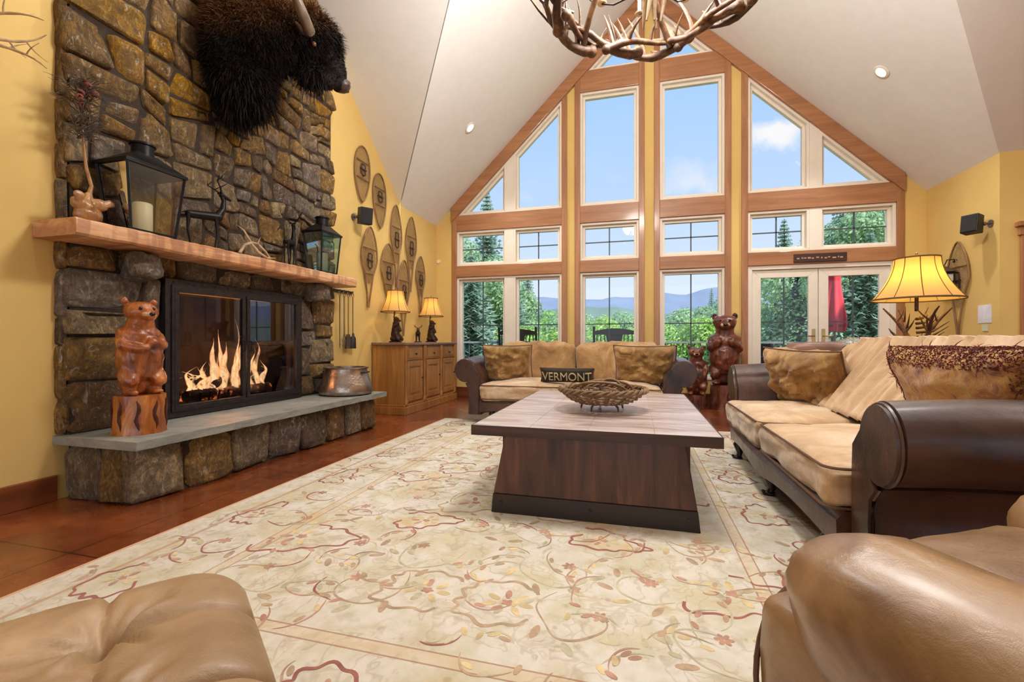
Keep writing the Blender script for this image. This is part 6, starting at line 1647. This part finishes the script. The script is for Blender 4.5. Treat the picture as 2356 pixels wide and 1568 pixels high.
def deciduous(x, y, zg, top, rad, mat, label, group, leaf=.16, nleaf=3800):
    r = thing('broadleaf_tree', (x, y, zg), label, 'tree', group); H = top-zg; vs = []; fs = []
    cl = [(V((x+rt.gauss(0, .42)*rad, y+rt.gauss(0, .42)*rad, zg+H*rt.uniform(.28, .9))), rad*rt.uniform(.22, .45)) for _ in range(26)]
    cl.append((V((x, y, top-rad*.3)), rad*.3))
    for _ in range(nleaf):
        c, R = cl[rt.randrange(len(cl))]; d = V((rt.gauss(0, 1), rt.gauss(0, 1), rt.gauss(0, 1))).normalized(); p = c+d*R*rt.uniform(.7, 1.05)
        a = (d+V((rt.uniform(-.8, .8), rt.uniform(-.8, .8), rt.uniform(-.2, 1)))).normalized(); u = a.orthogonal().normalized()*leaf*rt.uniform(.6, 1.2); w = a.cross(u).normalized()*leaf*rt.uniform(.35, .7); o = len(vs)
        vs += [p-u, p-w, p+u, p+w]; fs.append((o, o+1, o+2, o+3))
    m = MB(); m.v = [tuple(v) for v in vs]; m.f = fs; m.build('crown', mat, r, False)
    m = MB().tube([(x, y, zg-.5), (x+.1, y, zg+H*.4), (x, y, zg+H*.8)], [H*.022, H*.016, H*.006], 8)
    for k in range(5):
        c, R = cl[k]; m.tube([(x, y, zg+H*.35), tuple((V((x, y, zg+H*.4))+c)/2), tuple(c)], [H*.009, H*.006, H*.003], 6)
    m.build('trunk', M['bark'], r); return r
def conifer(x, y, zg, top, rad, label, group, dens=1.0):
    r = thing('spruce_tree', (x, y, zg), label, 'tree', group); H = top-zg; vs = []; fs = []; z = zg+H*.08; lay = 0
    br_ = MB()
    while z < top-.1:
        q = (z-zg)/H; R = rad*(1-q)**.85+.05; nb_ = max(5, int(15*(1-q*.6)*dens)); off = rt.uniform(0, 6)
        for k in range(nb_):
            a = off+2*pi*k/nb_+rt.uniform(-.2, .2); L = R*rt.uniform(.75, 1.12); d = V((cos(a), sin(a), 0)); s = V((-sin(a), cos(a), 0))
            nseg = max(3, int(L/.30)); 
            for j in range(nseg):
                t0 = (j+.2)/nseg; p = V((x, y, z))+d*(L*t0)+V((0, 0, -.42*L*t0*t0*.9+.10*L*t0)); w = (.17*L+.12)*(1-t0*.75)*rt.uniform(.8, 1.2)
                for sg_ in (-1, 1):
                    tip = p+s*sg_*w+d*w*.7+V((0, 0, -w*rt.uniform(.25, .6))); o = len(vs)
                    vs += [p-d*.08, p+d*(L/nseg*.9)+V((0, 0, .02)), tip]; fs.append((o, o+1, o+2))
                    t2 = p+s*sg_*w*.5+d*w*.5+V((0, 0, rt.uniform(.02, .12))); o = len(vs); vs += [p, p+d*(L/nseg*.7), t2]; fs.append((o, o+1, o+2))
        z += max(.16, H*.026)*(1-q*.4)
    m = MB(); m.v = [tuple(v) for v in vs]; m.f = fs; m.build('boughs', M['leafD'], r, False)
    MB().tube([(x, y, zg-.5), (x, y, top)], [H*.016, .015], 8).build('trunk', M['bark'], r); return r
def world_at(px, w): a = (px-1178)/1044; return (w*(a*cos(.2664)-sin(.2664)), w*(a*sin(.2664)+cos(.2664)))
G1, G2, G3 = 'spruces left of the view', 'broadleaf trees beyond the deck', 'spruces right of the view'
def gz(y): return -3.2-.055*(y-10)
# heading, distance along the view and crown top height of each tree
DEC = ((-.20, 20, 2.6, 'B', 2.6), (-.03, 24, 3.6, 'M', 2.8), (.03, 17.5, 1.6, 'B', 1.9), (-.10, 26, 5.2, 'M', 3.0), (.12, 30, 2.5, 'M', 2.6), (.20, 34, 2.9, 'B', 3.0), (.27, 28, 1.7, 'B', 2.4), (.34, 24, 1.9, 'B', 2.2), (.42, 22, 2.1, 'B', 2.2), (.47, 30, 4.0, 'M', 2.6), (.38, 38, 3.8, 'M', 3.0),
       (.15, 44, 3.8, 'M', 3.4), (.24, 52, 4.4, 'M', 3.6), (.08, 50, 4.4, 'B', 3.6), (.30, 60, 4.6, 'M', 4.0), (.56, 19, 1.9, 'B', 2.0), (.62, 21, 3.0, 'B', 2.2), (.70, 20, 2.3, 'B', 2.1), (.77, 19, 2.2, 'B', 2.1), (.84, 18, 2.8, 'M', 2.2), (.66, 27, 5.2, 'M', 2.8), (-.14, 18, 2.2, 'M', 2.0), (.52, 26, 3.4, 'M', 2.4), (-.11, 19, 5.4, 'M', 2.2), (-.04, 21, 4.9, 'M', 2.0), (-.17, 18, 5.6, 'M', 2.2), (.03, 22, 3.4, 'M', 1.8), (.78, 18, 6.6, 'M', 2.2), (.72, 20, 6.4, 'M', 2.0), (.86, 17, 6.4, 'M', 2.2), (.58, 18, 4.0, 'M', 2.0), (.66, 17, 4.4, 'M', 1.8))
for i, (hd, dd, top, kind, rad) in enumerate(DEC):
    x, y = dd*(hd*cos(.2664)-sin(.2664)), dd*(hd*sin(.2664)+cos(.2664)); zg = gz(y)
    lab = {'B': 'bright green leafy tree in the mixed woods beyond the deck railing', 'M': 'duller green leafy tree in the mixed woods beyond the deck railing'}[kind]
    deciduous(x, y, zg, top, rad, M['leaf'+kind], lab, {'B': 'bright leafy trees beyond the deck', 'M': 'dull green leafy trees beyond the deck'}[kind], .045+dd*.0020, 13000)
CON = ((-.055, 23, 8.6, 2.9, 'L'), (-.13, 21, 6.4, 2.6, 'L'), (.035, 30, 6.0, 2.0, 'L'), (.005, 27, 5.2, 2.2, 'L'), (-.20, 24, 7.5, 2.8, 'L'),
       (.60, 21, 6.6, 2.3, 'R'), (.54, 27, 4.8, 1.8, 'R'), (.73, 19, 7.2, 2.9, 'R'), (.80, 20, 7.4, 2.6, 'R'), (.67, 23, 6.6, 2.3, 'R'), (.87, 18, 7.0, 2.6, 'R'), (.44, 40, 5.6, 1.6, 'R'), (.63, 17.5, 4.6, 2.6, 'R'), (.70, 16.5, 4.4, 2.4, 'R'), (.79, 16, 4.8, 2.6, 'R'), (-.09, 16.5, 4.2, 2.6, 'L'), (.0, 19, 4.0, 2.2, 'L'), (-.16, 17, 4.6, 2.4, 'L'))
for (hd, dd, top, rad, sd) in CON:
    x, y = dd*(hd*cos(.2664)-sin(.2664)), dd*(hd*sin(.2664)+cos(.2664)); zg = gz(y)
    conifer(x, y, zg, top, rad, 'dark spruce rising above the leafy trees at the %s of the window view' % ('left' if sd == 'L' else 'right'), G1 if sd == 'L' else G3)
# distant tree line as one uncountable wood
vs = []; fs = []
for _ in range(16000):
    dd = rt.uniform(70, 210); hd = rt.uniform(-.35, 1.1); x, y = dd*(hd*cos(.2664)-sin(.2664)), dd*(hd*sin(.2664)+cos(.2664)); top = 1.0+dd*.030+2.2*noise.noise(V((x*.07, y*.07, 1)))
    base = -12-.02*dd; z = base+(top-base)*rt.random()**.5; s = dd*.010*rt.uniform(.6, 1.4); a = V((rt.uniform(-1, 1), rt.uniform(-1, 0), rt.uniform(0, 1))).normalized(); u = a.orthogonal().normalized()*s; w = a.cross(u); p = V((x, y, z)); o = len(vs)
    vs += [p-u, p-w, p+u, p+w]; fs.append((o, o+1, o+2, o+3))
m = MB(); m.v = [tuple(v) for v in vs]; m.f = fs; tag(m.build('distant_forest', M['leafM'], None, False), 'hazy band of distant forest below the hills', 'forest', None, 'stuff')
# ------------------------------------------------------------------ world, sun, lamps, camera
w = bpy.data.worlds.new('sky'); SC.world = w; w.use_nodes = True; nt = w.node_tree; nt.nodes.clear()
class WT(NT):
    def __init__(self, tree): self.t = tree; self.out = self.n('ShaderNodeOutputWorld')
t = WT(nt)
tc = t.n('ShaderNodeTexCoord'); sp = t.n('ShaderNodeSeparateXYZ'); t.l(tc.outputs['Generated'], sp.inputs[0])
grad = t.ramp(t.math('MAXIMUM', sp.outputs[2], 0.0), [(0, srgb(236, 243, 255)), (.12, srgb(222, 238, 255)), (.3, srgb(190, 220, 255)), (.55, srgb(160, 206, 255)), (1, srgb(90, 150, 235))])
mp = t.n('ShaderNodeMapping'); t.l(tc.outputs['Generated'], mp.inputs[0]); mp.inputs['Scale'].default_value = (1, 1, 2.6); mp.inputs['Location'].default_value = (3.1, .4, 1.1)
cn = t.noise(mp.outputs[0], 3.4, 7, .55, .3)
cl = t.ramp(cn, [(.60, 0.0), (.70, 1.0)])
# one clear cloud in the upper right of the window view
def blobmask(d, r0, r1):
    n_ = t.n('ShaderNodeVectorMath', operation='DISTANCE'); n_.inputs[1].default_value = d
    ns = t.n('ShaderNodeVectorMath', operation='ADD'); t.l(tc.outputs['Generated'], ns.inputs[0])
    nn = t.n('ShaderNodeTexNoise'); t.l(tc.outputs['Generated'], nn.inputs['Vector']); nn.inputs['Scale'].default_value = 14; nn.inputs['Detail'].default_value = 5
    sb = t.n('ShaderNodeVectorMath', operation='SUBTRACT'); t.l(nn.outputs['Color'], sb.inputs[0]); sb.inputs[1].default_value = (.5, .5, .5)
    sc = t.n('ShaderNodeVectorMath', operation='SCALE'); t.l(sb.outputs[0], sc.inputs[0]); sc.inputs['Scale'].default_value = .12
    t.l(sc.outputs[0], ns.inputs[1]); mm = t.n('ShaderNodeMapping'); t.l(ns.outputs[0], mm.inputs[0]); mm.inputs['Scale'].default_value = (1, 1, 2.2)
    t.l(mm.outputs[0], n_.inputs[0]); return t.ramp(n_.outputs['Value'], [(r0, 1.0), (r1, 0.0)])
def dirn(px, py):
    a = (px-1178)/1044; b = (784-py)/1044; c_, s_ = cos(.2664), sin(.2664)
    v = V((a*c_-s_, a*s_+c_, b)).normalized(); return (v.x, v.y, v.z*2.2)
m1 = blobmask(CLOUD1, .03, .075); m2 = blobmask(CLOUD2, .02, .09)
cl = t.math('MAXIMUM', m1, t.math('MULTIPLY', m2, .5))
fc = t.math('MAXIMUM', cl, t.math('MULTIPLY', t.ramp(cn, [(.62, 0.0), (.75, 1.0)]), .35))
skyc = t.mix(fc, grad, srgb(250, 250, 252))
gnd = t.math('LESS_THAN', sp.outputs[2], -.01); skyc = t.mix(gnd, skyc, (.34, .34, .28, 1))
# the sky is brighter round the sun, which stands behind the house
dt = t.n('ShaderNodeVectorMath', operation='DOT_PRODUCT'); t.l(tc.outputs['Generated'], dt.inputs[0]); dt.inputs[1].default_value = V((.35, -.85, .4)).normalized()
gl = t.ramp(dt.outputs['Value'], [(0.0, 0.0), (.9, 1.0)])
st = t.math('MULTIPLY_ADD', gl, SKYBACK, SKYFRONT)
bg = t.n('ShaderNodeBackground'); t.l(skyc, bg.inputs[0]); t.l(st, bg.inputs[1]); t.l(bg.outputs[0], t.out.inputs[0])

sl = bpy.data.lights.new('sun', 'SUN'); sl.energy = SUNE; sl.angle = .01; sl.color = (1, .95, .86)
so = bpy.data.objects.new('sun', sl); COL.objects.link(so); so.rotation_euler = V((.45, -.5, .75)).normalized().to_track_quat('Z', 'Y').to_euler()

def point(name, loc, e, col, r=.05):
    l = bpy.data.lights.new(name, 'POINT'); l.energy = e; l.color = col; l.shadow_soft_size = r
    o = bpy.data.objects.new(name, l); COL.objects.link(o); o.location = loc; return o

cam = bpy.data.cameras.new('camera'); co_ = bpy.data.objects.new('camera', cam); COL.objects.link(co_)
cam.sensor_width = 36; cam.lens = 1043.93/2356*36; cam.clip_start = .05; cam.clip_end = 3000
co_.location = (0, 0, .95); co_.rotation_euler = (pi/2, 0, .2664); SC.camera = co_
SC.view_settings.view_transform = 'Standard'; SC.view_settings.look = 'None'; SC.view_settings.exposure = EXPO; SC.view_settings.gamma = 1
SC.view_settings.use_curve_mapping = False
SC.cycles.max_bounces = 8; SC.cycles.diffuse_bounces = 5; SC.cycles.transparent_max_bounces = 16; SC.cycles.sample_clamp_indirect = 6
SC.cycles.use_denoising = True
SC.cycles.caustics_reflective = False; SC.cycles.caustics_refractive = False
for (loc, e) in LAMPS: point('lamp_light', loc, LMP*e, (1, .66, .30), .03)
point('lamp_light', (2.10, 4.22, .78+.62), LMP*1.0, (1, .66, .30), .04)
for k in range(4):
    a = pi/2*k+.4; point('chandelier_light', (CH.x+.25*cos(a), CH.y+.25*sin(a), CH.z+.62), CHE, (1, .96, .92), .2)
for (x, y, sd) in ((-2.2, 3.6, 0), (2.6, 3.6, 0), (-2.0, 1.2, 0), (2.4, 1.2, 0), (5.0, 4.2, 0), (5.2, 1.4, 0)):  # added unseen downlights that brighten the room
    downlight(x, y, 'added unseen round downlight brightening the room from the main ceiling', 'added unseen recessed lights', sd)
